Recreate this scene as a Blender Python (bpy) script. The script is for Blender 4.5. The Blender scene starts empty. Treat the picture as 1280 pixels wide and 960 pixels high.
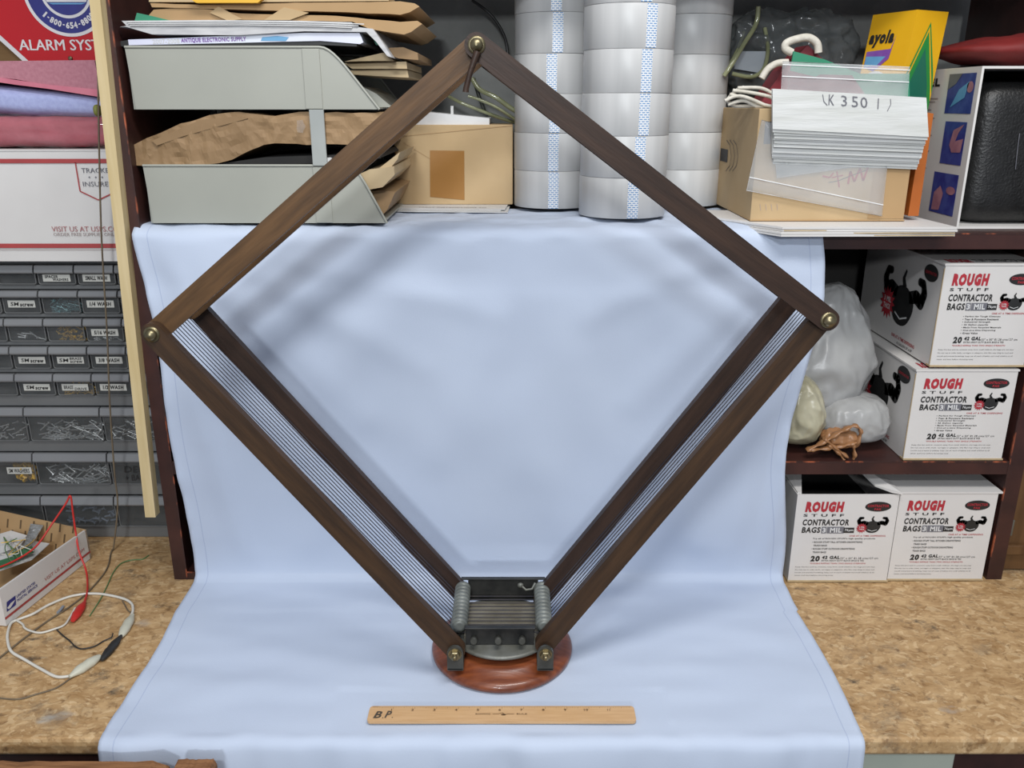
import bpy, bmesh, math, random
from mathutils import Vector, Matrix, noise
random.seed(7)
S = bpy.context.scene
COL = S.collection
PI = math.pi

# ------------------------------------------------------------------ camera, world, lights
PITCH = math.radians(18.3); EYE = 0.66; FPX = 1067.0
cam_d = bpy.data.cameras.new('camera'); cam_d.sensor_width = 36; cam_d.lens = FPX/1280*36
cam = bpy.data.objects.new('camera', cam_d); COL.objects.link(cam)
cam.location = (0, 0, EYE); cam.rotation_euler = (PI/2-PITCH, 0, 0); cam_d.clip_start = 0.01
S.camera = cam
S.view_settings.view_transform = 'Standard'; S.view_settings.look = 'None'
S.view_settings.exposure = 0.22; S.view_settings.gamma = 1; S.view_settings.use_curve_mapping = False
w = bpy.data.worlds.new('room_light'); S.world = w; w.use_nodes = True
w.node_tree.nodes['Background'].inputs[0].default_value = (0.80, 0.86, 1.0, 1)
w.node_tree.nodes['Background'].inputs[1].default_value = 0.30
def area(name, loc, target, sx, sy, watts, col):
    d = bpy.data.lights.new(name, 'AREA'); d.shape = 'RECTANGLE'; d.size = sx; d.size_y = sy
    d.energy = watts; d.color = col
    o = bpy.data.objects.new(name, d); COL.objects.link(o); o.location = loc
    o.rotation_euler = (Vector(target)-Vector(loc)).to_track_quat('-Z', 'Y').to_euler()
    return o
area('fluorescent_overhead', (0.25, 0.25, 1.75), (0.0, 1.0, 0.2), 1.0, 0.25, 17.0, (1.0, 0.98, 0.95))
area('fluorescent_middle', (-0.27, -1.0, 1.70), (0.0, 1.0, 0.4), 0.36, 0.12, 15, (0.93, 0.97, 1.0))
area('fluorescent_far', (-0.34, -3.6, 1.70), (0.0, 1.0, 0.4), 0.55, 0.2, 52, (0.93, 0.97, 1.0))

# ------------------------------------------------------------------ geometry helpers
CP, SP = math.cos(PITCH), math.sin(PITCH)
def ray(px, py):
    dx = (px-640)/FPX; dy = (480-py)/FPX
    return Vector((dx, CP+dy*SP, -SP+dy*CP))
def at(px, py, Y):
    d = ray(px, py); t = Y/d.y; return Vector((d.x*t, Y, EYE+d.z*t))
def on(px, py, z=0.0):
    d = ray(px, py); t = (z-EYE)/d.z; return Vector((d.x*t, d.y*t, z))
def onX(px, py, X):
    d = ray(px, py); t = X/d.x; return Vector((X, d.y*t, EYE+d.z*t))
def V(*a): return Vector(a)
_tc = {}
def text_mesh(s, bold, shear):
    k = (s, bold, shear)
    if k in _tc: return _tc[k]
    c = bpy.data.curves.new('t', 'FONT'); c.body = s; c.size = 1; c.offset = bold; c.shear = shear; c.resolution_u = 2; c.space_character = 1+bold*3.2
    o = bpy.data.objects.new('t', c); COL.objects.link(o)
    dg = bpy.context.evaluated_depsgraph_get()
    me = bpy.data.meshes.new_from_object(o.evaluated_get(dg))
    vs = [(v.co.x, v.co.y) for v in me.vertices]; fs = [tuple(p.vertices) for p in me.polygons]
    bpy.data.objects.remove(o); bpy.data.curves.remove(c); bpy.data.meshes.remove(me)
    x0 = min(v[0] for v in vs); x1 = max(v[0] for v in vs); y0 = min(v[1] for v in vs); y1 = max(v[1] for v in vs)
    vs = [((x-x0)/(x1-x0), (y-y0)/(y1-y0)) for x, y in vs]
    _tc[k] = (vs, fs); return _tc[k]

class MB:
    def __init__(s): s.v = []; s.f = []; s.m = []; s.s = []
    def add(s, vs, fs, mi=0, sm=False, M=None):
        b = len(s.v)
        for v in vs:
            v = Vector(v)
            if M is not None: v = M @ v
            s.v.append(v)
        for f in fs: s.f.append([b+i for i in f]); s.m.append(mi); s.s.append(sm)
        return s
    def box(s, x0, x1, y0, y1, z0, z1, mi=0, M=None):
        vs = [(x, y, z) for z in (z0, z1) for y in (y0, y1) for x in (x0, x1)]
        return s.add(vs, [(0,2,3,1),(4,5,7,6),(0,1,5,4),(2,6,7,3),(0,4,6,2),(1,3,7,5)], mi, False, M)
    def prism(s, pts, d, mi=0, M=None, sm=False):      # pts: 3D polygon, d: extrusion vector
        n = len(pts); pts = [Vector(p) for p in pts]; d = Vector(d)
        vs = pts+[p+d for p in pts]
        fs = [tuple(range(n)), tuple(range(2*n-1, n-1, -1))]
        s.add(vs, fs, mi, False, M)
        return s.add(vs, [(i, i+n, (i+1) % n+n, (i+1) % n) for i in range(n)], mi, sm, M)
    def tube(s, pts, r, n=8, mi=0, M=None, closed=False, flat=1.0):
        pts = [Vector(p) for p in pts]; N = len(pts); vs = []; up = None
        for i, p in enumerate(pts):
            a = pts[(i-1) % N] if (closed or i) else pts[0]; b = pts[(i+1) % N] if (closed or i < N-1) else pts[-1]
            t = (b-a).normalized()
            if up is None: up = V(0,0,1) if abs(t.z) < .9 else V(0,1,0)
            sd = t.cross(up).normalized(); u = sd.cross(t).normalized(); up = u
            rr = r[i] if isinstance(r, (list, tuple)) else r
            for k in range(n):
                c = 2*PI*k/n; vs.append(p+sd*rr*math.cos(c)+u*rr*flat*math.sin(c))
        fs = []
        for i in range(N if closed else N-1):
            j = (i+1) % N
            for k in range(n): fs.append((i*n+k, i*n+(k+1) % n, j*n+(k+1) % n, j*n+k))
        s.add(vs, fs, mi, True, M)
        if not closed: s.add(vs, [tuple(range(n-1, -1, -1)), tuple(range((N-1)*n, N*n))], mi, False, M)
        return s
    def lathe(s, prof, n=32, mi=0, M=None, sm=True):   # prof [(r,z)] around local Z
        vs = []; fs = []
        for r, z in prof:
            for k in range(n): vs.append((r*math.cos(2*PI*k/n), r*math.sin(2*PI*k/n), z))
        for i in range(len(prof)-1):
            for k in range(n): fs.append((i*n+k, i*n+(k+1) % n, (i+1)*n+(k+1) % n, (i+1)*n+k))
        s.add(vs, fs, mi, sm, M)
        m = len(prof)-1
        s.add(vs, [tuple(range(n-1, -1, -1)), tuple(range(m*n, m*n+n))], mi, False, M)
        return s
    def poly(s, O, R, U, pts, mi):
        return s.add([O+R*x+U*y for x, y in pts], [tuple(range(len(pts)))], mi)
    def rect(s, O, R, U, x0, x1, y0, y1, mi): return s.poly(O, R, U, [(x0,y0),(x1,y0),(x1,y1),(x0,y1)], mi)
    def text(s, t, O, R, U, x0, x1, y0, y1, mi, bold=0.0, shear=0.0):
        vs, fs = text_mesh(t, bold, shear)
        return s.add([O+R*(x0+x*(x1-x0))+U*(y0+y*(y1-y0)) for x, y in vs], fs, mi)
    def ell(s, O, R, U, cx, cy, a, b, mi, n=28): return s.poly(O, R, U, [(cx+a*math.cos(2*PI*k/n), cy+b*math.sin(2*PI*k/n)) for k in range(n)], mi)
    def strip(s, O, R, U, pts, wd, mi):
        for (a, b), (c, d) in zip(pts[:-1], pts[1:]):
            l = math.hypot(c-a, d-b) or 1; nx, ny = -(d-b)/l*wd/2, (c-a)/l*wd/2
            s.poly(O, R, U, [(a-nx,b-ny),(c-nx,d-ny),(c+nx,d+ny),(a+nx,b+ny)], mi)
        return s
    def build(s, name, mats, parent=None, loc=(0,0,0), rot=(0,0,0), bevel=0, seg=2, sub=0, shift=None):
        if shift is not None:                          # geometry was given in world space: move the origin there
            sh = Vector(shift); s.v = [v-sh for v in s.v]; loc = sh
        me = bpy.data.meshes.new(name); me.from_pydata([tuple(v) for v in s.v], [], s.f)
        if not isinstance(mats, (list, tuple)): mats = [mats]
        for m in mats: me.materials.append(m)
        me.polygons.foreach_set('material_index', s.m); me.polygons.foreach_set('use_smooth', s.s)
        me.validate(); me.update()
        o = bpy.data.objects.new(name, me); COL.objects.link(o); o.location = loc; o.rotation_euler = rot
        if parent is not None: o.parent = parent
        if bevel:
            b = o.modifiers.new('b', 'BEVEL'); b.width = bevel; b.segments = seg; b.limit_method = 'ANGLE'; b.angle_limit = math.radians(40)
            b.harden_normals = False
        if sub: m = o.modifiers.new('s', 'SUBSURF'); m.levels = sub; m.render_levels = sub
        return o
def blob(c, sz, p=4.0, n=18, amp=0.0, freq=20, seed=0, ridge=False, shape=None):
    """rounded, slightly rumpled box of half sizes sz about c"""
    m = MB(); vs = {}; out = []; fs = []
    def vid(q):
        k = tuple(round(a, 5) for a in q)
        if k not in vs:
            v = Vector(q); r = (abs(v.x)**p+abs(v.y)**p+abs(v.z)**p)**(1/p); v = v/r
            d = 1.0
            w_ = Vector((v.x*sz[0], v.y*sz[1], v.z*sz[2]))
            if amp:
                q_ = w_*freq+Vector((seed*7.3, seed*3.1, seed))
                nn = noise.noise(q_)+.5*noise.noise(q_*2.3)
                if ridge: nn = 1-2*abs(nn)+.5*(1-2*abs(noise.noise(q_*2.7+Vector((5,5,5)))))
                w_ += v.normalized()*amp*nn
            if shape: w_ = shape(w_)
            vs[k] = len(out); out.append(w_+Vector(c))
        return vs[k]
    for ax in range(3):
        for sg in (-1, 1):
            for i in range(n):
                for j in range(n):
                    q = []
                    for (a, b) in ((i,j),(i+1,j),(i+1,j+1),(i,j+1)):
                        t = [0,0,0]; t[ax] = sg; t[(ax+1) % 3] = -1+2*a/n; t[(ax+2) % 3] = -1+2*b/n; q.append(vid(t))
                    fs.append(q if sg > 0 else q[::-1])
    m.add(out, fs, 0, True); return m
def smooth_path(pts, k=6):
    pts = [Vector(p) for p in pts]; out = []
    for i in range(len(pts)-1):
        p0 = pts[max(i-1,0)]; p1 = pts[i]; p2 = pts[i+1]; p3 = pts[min(i+2, len(pts)-1)]
        for j in range(k):
            t = j/k
            out.append(.5*((2*p1)+(p2-p0)*t+(2*p0-5*p1+4*p2-p3)*t*t+(3*p1-p0-3*p2+p3)*t**3))
    out.append(pts[-1]); return out
def tag(o, label, cat, group=None, kind=None):
    o['label'] = label; o['category'] = cat
    if group: o['group'] = group
    if kind: o['kind'] = kind
    return o
def thing(name, loc, label, cat, group=None, rz=0):
    o = bpy.data.objects.new(name, None); COL.objects.link(o); o.location = loc; o.rotation_euler = (0,0,rz); o.empty_display_size = .02
    return tag(o, label, cat, group)
def struct(o): o['kind'] = 'structure'; return o
def copy_tree(o, parent=None):
    c = o.copy(); COL.objects.link(c); c.parent = parent
    for ch in [x for x in bpy.data.objects if x.parent == o]: copy_tree(ch, c)
    return c

# ------------------------------------------------------------------ materials
def mat(name, c1, c2=None, scale=20.0, rough=.6, metal=0.0, bump=0.0, bscale=None, stretch=(1,1,1), detail=4, coat=0, spec=.5, trans=None, lo=.35, hi=.65, emit=None, sheen=0):
    m = bpy.data.materials.new(name); m.use_nodes = True; nt = m.node_tree; N = nt.nodes; L = nt.links
    p = N['Principled BSDF']; p.inputs['Roughness'].default_value = rough; p.inputs['Metallic'].default_value = metal
    p.inputs['Coat Weight'].default_value = coat; p.inputs['Specular IOR Level'].default_value = spec
    p.inputs['Sheen Weight'].default_value = sheen
    tc = N.new('ShaderNodeTexCoord'); mp = N.new('ShaderNodeMapping'); mp.inputs['Scale'].default_value = stretch
    L.new(tc.outputs['Object'], mp.inputs[0])
    n = N.new('ShaderNodeTexNoise'); n.inputs['Scale'].default_value = scale; n.inputs['Detail'].default_value = detail
    L.new(mp.outputs[0], n.inputs['Vector'])
    r = N.new('ShaderNodeValToRGB'); L.new(n.outputs[0], r.inputs[0])
    c2 = c2 or tuple(a*.88 for a in c1)
    r.color_ramp.elements[0].position = lo; r.color_ramp.elements[1].position = hi
    r.color_ramp.elements[0].color = (*c1, 1); r.color_ramp.elements[1].color = (*c2, 1)
    L.new(r.outputs[0], p.inputs['Base Color'])
    if bump:
        n2 = N.new('ShaderNodeTexNoise'); n2.inputs['Scale'].default_value = bscale or scale*3; n2.inputs['Detail'].default_value = 3
        L.new(mp.outputs[0], n2.inputs['Vector'])
        b = N.new('ShaderNodeBump'); b.inputs['Strength'].default_value = bump; b.inputs['Distance'].default_value = .002
        L.new(n2.outputs[0], b.inputs['Height']); L.new(b.outputs[0], p.inputs['Normal'])
    if trans is not None:
        mx = N.new('ShaderNodeMixShader'); tr = N.new('ShaderNodeBsdfTransparent'); mx.inputs[0].default_value = trans
        out = N['Material Output']; L.new(p.outputs[0], mx.inputs[1]); L.new(tr.outputs[0], mx.inputs[2]); L.new(mx.outputs[0], out.inputs[0])
    m['ramp'] = r.name
    return m
def nodes(m): return m.node_tree.nodes, m.node_tree.links, m.node_tree.nodes['Principled BSDF']

M_ = {}
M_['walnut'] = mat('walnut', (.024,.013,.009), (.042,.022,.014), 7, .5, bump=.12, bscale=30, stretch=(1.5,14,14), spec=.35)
M_['walnut_lit'] = mat('walnut_lit', (.066,.034,.014), (.125,.064,.025), 7, .5, bump=.12, bscale=30, stretch=(1.5,14,14), spec=.35)  # same wood, with the orange light on the upper left bars in its colour
M_['walnut_half_lit'] = mat('walnut_half_lit', (.033,.018,.010), (.062,.032,.015), 7, .5, bump=.12, bscale=30, stretch=(1.5,14,14), spec=.35)  # same wood, toned for lower front bars that tilt away from the light
M_['bronze'] = mat('dull_bronze', (.085,.085,.075), (.05,.05,.042), 40, .45, .4, bump=.1)
M_['redwood'] = mat('turned_mahogany', (.13,.030,.010), (.22,.058,.018), 10, .36, bump=.1, stretch=(3,16,8), coat=.25)
M_['brass'] = mat('aged_brass', (.30,.25,.15), (.16,.14,.08), 60, .38, .9, bump=.1)
M_['iron'] = mat('blackened_steel', (.022,.023,.024), (.05,.05,.048), 40, .42, .55, bump=.1)
M_['grey_metal'] = mat('grey_cast_metal', (.19,.195,.18), (.12,.12,.10), 30, .45, .3, bump=.15)
M_['plate_metal'] = mat('tarnished_plate', (.27,.25,.20), (.15,.13,.09), 25, .45, .3)
M_['drum'] = mat('ribbed_drum', (.20,.215,.20), (.13,.14,.13), 40, .45, .2)
M_['wire'] = mat('dark_wire', (.03,.03,.045), (.06,.05,.05), 40, .5, .4)
M_['hutch'] = mat('oxblood_paint', (.030,.011,.010), (.055,.019,.015), 18, .42, bump=.3, bscale=30)
M_['hutch_worn'] = mat('worn_edge', (.035,.012,.010), (.34,.085,.035), 70, .55, bump=.3, lo=.52, hi=.66, stretch=(1,1,.5))
M_['batten'] = mat('pale_pine', (.52,.40,.20), (.60,.48,.27), 10, .6, stretch=(10,10,.7))
M_['rough_wood'] = mat('rough_wood', (.16,.066,.022), (.30,.14,.055), 16, .75, bump=.6, bscale=50, stretch=(1,12,12))
M_['card'] = mat('kraft_cardboard', (.36,.225,.105), (.42,.27,.13), 8, .75, bump=.1)
M_['card2'] = mat('pale_kraft', (.43,.30,.155), (.50,.36,.20), 8, .75, bump=.1)
M_['kraft'] = mat('kraft_paper', (.225,.138,.064), (.30,.19,.095), 9, .7, bump=.5, bscale=25)
M_['kraft_l'] = mat('light_kraft_paper', (.42,.31,.17), (.50,.385,.23), 9, .7, bump=.3, bscale=25)
M_['kraft_tape'] = mat('brown_parcel_tape', (.30,.14,.030), (.34,.165,.04), 15, .3)
M_['carton'] = mat('white_carton', (.66,.64,.62), (.60,.58,.56), 7, .55, bump=.06)
M_['carton_edge'] = mat('carton_edge', (.40,.30,.17), (.50,.38,.22), 60, .8)
M_['paper'] = mat('white_paper', (.62,.62,.61), (.54,.54,.54), 20, .6)
M_['news'] = mat('newsprint', (.42,.42,.43), (.56,.56,.56), 30, .6, stretch=(1,1,6))
M_['magazine'] = mat('magazine_spine', (.52,.50,.72), (.70,.74,.80), 6, .3)
M_['tray'] = mat('grey_plastic_tray', (.31,.315,.275), (.345,.35,.305), 6, .42, bump=.05)
M_['tray_rib'] = mat('grey_plastic_strut', (.30,.32,.31), (.36,.38,.36), 12, .4)
M_['tape_clear'] = mat('clear_packing_tape', (.47,.475,.475), (.62,.62,.615), 22, .38, bump=.10, bscale=30, stretch=(1,1,.06), trans=.08, detail=6)
M_['core'] = mat('cardboard_core', (.36,.30,.22), (.42,.34,.25), 20, .7)
M_['black'] = mat('black_ink', (.012,.012,.012), (.02,.02,.02), 30, .5)
M_['grey_ink'] = mat('grey_ink', (.12,.12,.14), (.16,.16,.18), 30, .5)
M_['faint_ink'] = mat('faint_ink', (.32,.26,.25), (.36,.30,.29), 30, .5)
M_['red_ink'] = mat('red_ink', (.42,.028,.040), (.36,.022,.035), 30, .5)
M_['red_stripe'] = mat('red_stripe', (.40,.055,.055), (.34,.05,.05), 30, .5)
M_['white_ink'] = mat('white_ink', (.68,.68,.67), (.62,.62,.62), 30, .5)
M_['navy'] = mat('navy_ink', (.020,.022,.16), (.025,.03,.20), 30, .45)
M_['sign_red'] = mat('sign_red', (.47,.010,.016), (.42,.008,.012), 5, .35)
M_['plywood'] = mat('brown_plywood', (.20,.105,.032), (.25,.14,.05), 12, .7, stretch=(1,1,6))
M_['pink'] = mat('pink_cloth', (.40,.16,.20), (.46,.20,.24), 200, .85, bump=.2)
M_['pink2'] = mat('bright_pink_edge', (.62,.20,.26), (.55,.16,.22), 40, .8)
M_['bluecloth'] = mat('periwinkle_cloth', (.33,.36,.60), (.38,.42,.66), 200, .85, bump=.2)
M_['towel_red'] = mat('raspberry_towel', (.38,.060,.085), (.46,.09,.12), 40, .8, bump=.5, bscale=120)
M_['film'] = mat('clear_film', (.50,.50,.50), (.40,.40,.40), 20, .05, trans=.86, bump=1.0, bscale=16, spec=1.0, coat=1)
M_['zip'] = mat('clear_zip_bag', (.60,.62,.63), (.72,.74,.74), 15, .15, trans=.73, bump=.7, bscale=25)
M_['zip_white'] = mat('stacked_zip_bags', (.70,.71,.70), (.60,.61,.58), 8, .3, bump=.3, bscale=30, stretch=(1,1,8), trans=.06)
M_['zip_line'] = mat('zip_ridge', (.78,.79,.79), (.7,.7,.7), 20, .3)
M_['concrete'] = mat('grey_concrete', (.17,.173,.165), (.235,.238,.225), 14, .85, bump=.5, bscale=60)
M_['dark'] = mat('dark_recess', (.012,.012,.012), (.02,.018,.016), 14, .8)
M_['cab'] = mat('grey_cabinet_plastic', (.115,.118,.118), (.14,.143,.143), 10, .42)
M_['cab_lip'] = mat('grey_drawer_lip', (.165,.168,.175), (.195,.20,.205), 10, .4)
M_['cab_clear'] = mat('smoky_drawer_front', (.10,.105,.105), (.15,.155,.155), 25, .25, trans=.72, bump=.3)
M_['label'] = mat('paper_label', (.50,.50,.46), (.44,.44,.41), 30, .6)
M_['screw'] = mat('zinc_screws', (.75,.77,.77), (.45,.47,.47), 50, .3, .5)
M_['screw_blue'] = mat('blue_zinc_screws', (.25,.45,.48), (.14,.25,.27), 50, .3, .5)
M_['gold'] = mat('brass_screws', (.75,.48,.08), (.50,.32,.08), 60, .4, .2)
M_['white_wire'] = mat('white_insulation', (.66,.64,.58), (.58,.56,.50), 40, .45)
M_['ivory'] = mat('ivory_clip_sleeve', (.56,.55,.44), (.50,.49,.40), 40, .45)
M_['red_wire'] = mat('red_insulation', (.55,.030,.025), (.48,.025,.02), 40, .4)
M_['green_wire'] = mat('green_insulation', (.08,.17,.06), (.11,.21,.08), 40, .45)
M_['brown_wire'] = mat('brown_cord', (.17,.13,.08), (.12,.09,.06), 40, .6)
M_['black_rub'] = mat('black_rubber', (.012,.012,.012), (.025,.025,.025), 40, .5)
M_['pcb'] = mat('green_circuit_board', (.03,.11,.05), (.05,.17,.08), 60, .4)
M_['foil'] = mat('crinkled_foil', (.62,.63,.62), (.35,.35,.35), 60, .25, .7, bump=1)
M_['ruler'] = mat('ruler_beech', (.55,.33,.155), (.62,.39,.195), 30, .45, stretch=(1,14,14), coat=.2)
M_['ruler_ink'] = mat('ruler_ink', (.10,.055,.02), (.13,.07,.03), 30, .6)
M_['bag_white'] = mat('white_plastic_bag', (.40,.40,.40), (.50,.50,.49), 12, .3, bump=.7, bscale=14, trans=.30, stretch=(1,1,.5))
M_['bag_yellow'] = mat('yellowed_plastic_bag', (.42,.39,.26), (.52,.49,.36), 20, .28, bump=.9, bscale=20, trans=.12)
M_['bag_brown'] = mat('brown_plastic_bag', (.25,.115,.045), (.34,.17,.08), 20, .35, bump=.9, bscale=25)
M_['bag_clear'] = mat('dark_clear_bag', (.10,.11,.11), (.18,.19,.19), 12, .15, bump=1, bscale=10, trans=.45)
M_['crayon_y'] = mat('yellow_box', (.72,.40,.010), (.66,.35,.008), 8, .4)
M_['crayon_g'] = mat('green_chevron', (.02,.20,.035), (.02,.23,.05), 8, .4)
M_['crayon_dg'] = mat('dark_green_chevron', (.012,.12,.075), (.015,.14,.085), 8, .4)
M_['purple'] = mat('violet_ink', (.16,.05,.30), (.22,.10,.36), 30, .4)
M_['skyblue'] = mat('sky_ink', (.10,.28,.50), (.14,.36,.58), 30, .4)
M_['photo_blue'] = mat('photo_blue', (.03,.035,.22), (.06,.08,.30), 60, .35)
M_['photo_skin'] = mat('photo_pink', (.42,.20,.24), (.30,.13,.18), 60, .4)
M_['orange'] = mat('orange_cover', (.40,.105,.012), (.34,.085,.012), 10, .5)
M_['case'] = mat('black_leatherette', (.008,.008,.008), (.014,.014,.014), 60, .42, bump=.45, bscale=320)
M_['redcloth'] = mat('red_cloth', (.12,.006,.006), (.17,.009,.008), 20, .7, bump=.3)
M_['green'] = mat('green_folder', (.02,.19,.10), (.025,.22,.12), 10, .5)
M_['maroon'] = mat('maroon_folder', (.19,.018,.028), (.15,.014,.022), 10, .5)
M_['cable'] = mat('clear_green_cable', (.16,.17,.09), (.24,.25,.14), 40, .15, coat=.6)
M_['rope'] = mat('ivory_cord', (.50,.47,.40), (.60,.57,.50), 120, .7, bump=.3)
M_['yellow'] = mat('yellow_plastic', (.75,.42,.03), (.68,.38,.02), 10, .35)
M_['pale'] = mat('pale_drawer_front', (.36,.40,.34), (.42,.45,.38), 10, .5)
M_['floor'] = mat('floor_concrete', (.14,.13,.12), (.19,.18,.16), 6, .8)

# particle board with flakes and stains
def osb():
    m = mat('particle_board', (.33,.185,.070), (.56,.37,.185), 30, .62, bump=.5, bscale=70, stretch=(1,1.5,1), detail=8, lo=.33, hi=.66)
    N, L, p = nodes(m); tc = [n for n in N if n.type == 'TEX_COORD'][0]; r = N[m['ramp']]
    def ns(scale, det, lo, hi, rough=.6, st=(1,1,1)):
        mp = N.new('ShaderNodeMapping'); mp.inputs['Scale'].default_value = st; mp.inputs['Rotation'].default_value = (0,0,.5*(1 if scale > 50 else -1)); L.new(tc.outputs['Object'], mp.inputs[0])
        n = N.new('ShaderNodeTexNoise'); n.inputs['Scale'].default_value = scale; n.inputs['Detail'].default_value = det; n.inputs['Roughness'].default_value = rough
        L.new(mp.outputs[0], n.inputs['Vector'])
        q = N.new('ShaderNodeMapRange'); q.inputs[1].default_value = lo; q.inputs[2].default_value = hi; L.new(n.outputs[0], q.inputs[0]); return q
    def mix(a, col, f, fac=1.0):
        x = N.new('ShaderNodeMix'); x.data_type = 'RGBA'; L.new(a, x.inputs[6]); x.inputs[7].default_value = (*col, 1)
        mm = N.new('ShaderNodeMath'); mm.operation = 'MULTIPLY'; mm.inputs[1].default_value = fac; L.new(f.outputs[0], mm.inputs[0]); L.new(mm.outputs[0], x.inputs[0])
        return x.outputs[2]
    mp = N.new('ShaderNodeMapping'); mp.inputs['Rotation'].default_value = (0,0,.6); mp.inputs['Scale'].default_value = (1,1.9,1)
    wn = N.new('ShaderNodeTexNoise'); wn.inputs['Scale'].default_value = 25; wn.inputs['Detail'].default_value = 4
    vm = N.new('ShaderNodeMix'); vm.data_type = 'VECTOR'; vm.inputs[0].default_value = .045
    L.new(tc.outputs['Object'], wn.inputs['Vector']); L.new(tc.outputs['Object'], vm.inputs[4]); L.new(wn.outputs['Color'], vm.inputs[5]); L.new(vm.outputs[1], mp.inputs[0])
    vo = N.new('ShaderNodeTexVoronoi'); vo.inputs['Scale'].default_value = 135; L.new(mp.outputs[0], vo.inputs['Vector'])
    sx = N.new('ShaderNodeSeparateColor'); L.new(vo.outputs['Color'], sx.inputs[0])
    vr = N.new('ShaderNodeValToRGB'); L.new(sx.outputs[0], vr.inputs[0]); e = vr.color_ramp.elements
    e[0].color = (.20,.10,.035,1); e[1].color = (.80,.62,.38,1); e[1].position = 1.0
    a_ = e.new(.18); a_.color = (.34,.20,.085,1); a_ = e.new(.75); a_.color = (.54,.36,.18,1)
    bl = N.new('ShaderNodeMix'); bl.data_type = 'RGBA'; bl.inputs[0].default_value = .36; L.new(r.outputs[0], bl.inputs[6]); L.new(vr.outputs[0], bl.inputs[7])
    class _R: outputs = [bl.outputs[2]]
    r = _R
    c = mix(r.outputs[0], (.74,.56,.34), ns(120, 5, .60, .70, .65, (1.2,1.9,1)), .5)
    c = mix(c, (.15,.075,.025), ns(60, 6, .55, .70, .65, (1.2,1,1)), .8)
    c = mix(c, (.10,.085,.07), ns(7, 8, .53, .68, .72), .8)
    c = mix(c, (.03,.028,.026), ns(15, 8, .60, .70, .68, (1,1.4,1)), .88)
    c = mix(c, (.42,.41,.38), ns(11, 4, .70, .76, .5, (1,1.7,1)), .55)
    L.new(c, p.inputs['Base Color']); return m
M_['osb'] = osb()
# blue sheet: fine weave plus a darker stitched hem line
def sheet():
    m = mat('pale_blue_cotton', (.465,.53,.655), (.495,.56,.68), 3, .9)
    N, L, p = nodes(m); r = N[m['ramp']]
    uv = N.new('ShaderNodeUVMap'); sp = N.new('ShaderNodeSeparateXYZ'); L.new(uv.outputs[0], sp.inputs[0])
    prev = r.outputs[0]
    for cx in (.021, .979):
        a = N.new('ShaderNodeMath'); a.operation = 'SUBTRACT'; a.inputs[1].default_value = cx; L.new(sp.outputs[0], a.inputs[0])
        b = N.new('ShaderNodeMath'); b.operation = 'ABSOLUTE'; L.new(a.outputs[0], b.inputs[0])
        c = N.new('ShaderNodeMath'); c.operation = 'LESS_THAN'; c.inputs[1].default_value = .0007; L.new(b.outputs[0], c.inputs[0])
        x = N.new('ShaderNodeMix'); x.data_type = 'RGBA'; L.new(prev, x.inputs[6]); x.inputs[7].default_value = (.24,.30,.48,1); 
        d = N.new('ShaderNodeMath'); d.operation = 'MULTIPLY'; d.inputs[1].default_value = .4; L.new(c.outputs[0], d.inputs[0]); L.new(d.outputs[0], x.inputs[0]); prev = x.outputs[2]
    L.new(prev, p.inputs['Base Color'])
    w_ = N.new('ShaderNodeTexNoise'); w_.inputs['Scale'].default_value = 700; tc = [n for n in N if n.type == 'TEX_COORD'][0]; L.new(tc.outputs['Object'], w_.inputs['Vector'])
    b = N.new('ShaderNodeBump'); b.inputs['Strength'].default_value = .12; b.inputs['Distance'].default_value = .001; L.new(w_.outputs[0], b.inputs['Height']); L.new(b.outputs[0], p.inputs['Normal'])
    return m
M_['sheet'] = sheet()
# blue dashes printed on the white starter tab of every tape roll
def tab_mat():
    m = mat('dotted_tab', (.70,.72,.74), (.72,.74,.76), 5, .4)
    N, L, p = nodes(m); tc = [n for n in N if n.type == 'TEX_COORD'][0]; r = N[m['ramp']]
    uv = N.new('ShaderNodeUVMap')
    br = N.new('ShaderNodeTexBrick'); br.inputs['Scale'].default_value = 1; br.inputs['Color1'].default_value = (.05,.20,.46,1); br.inputs['Color2'].default_value = (.07,.24,.50,1)
    br.inputs['Mortar'].default_value = (.70,.72,.74,1); br.inputs['Brick Width'].default_value = .40; br.inputs['Row Height'].default_value = .19; br.inputs['Mortar Size'].default_value = .060; br.inputs['Mortar Smooth'].default_value = .1
    L.new(uv.outputs[0], br.inputs['Vector']); L.new(br.outputs[0], p.inputs['Base Color']); return m
M_['tab'] = tab_mat()

# ------------------------------------------------------------------ setting
ZS, ZM = 0.501, 0.186          # top faces of the hutch's two visible shelves
HX0, HX1 = -0.491, 0.712       # outer faces of the hutch's side boards
struct(MB().box(-1.5, 1.5, 1.43, 1.47, -.9, 1.5).build('wall_back', M_['concrete']))
struct(MB().box(-2.2, 2.2, -3.0, 1.43, -.94, -.9).build('floor', M_['floor']))

# workbench
bench = thing('workbench', (0, .98, -.9), 'wide workbench with a stained particle board top under the blue sheet', 'workbench')
L0 = Vector((0, .98, -.9))
def wb(m, name, mm, **k): m.v = [v-L0 for v in m.v]; return m.build(name, mm, bench, **k)
wb(MB().box(-1.25, 1.25, .762, 1.425, -.022, 0), 'bench_top', M_['osb'], bevel=.004)
wb(MB().box(-1.2, 1.2, .80, .82, -.14, -.022), 'apron', M_['hutch'], bevel=.002)
for x in (-1.2, 1.12):
    for y in (.80, 1.33): wb(MB().box(x, x+.08, y, y+.08, -.9, -.0225), 'leg', M_['hutch'], bevel=.003)
d = wb(MB().box(.385, .50, .782, .80, -.12, -.026), 'drawer_front', M_['pale'], bevel=.002)
d['label'] = 'pale green drawer front'

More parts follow.
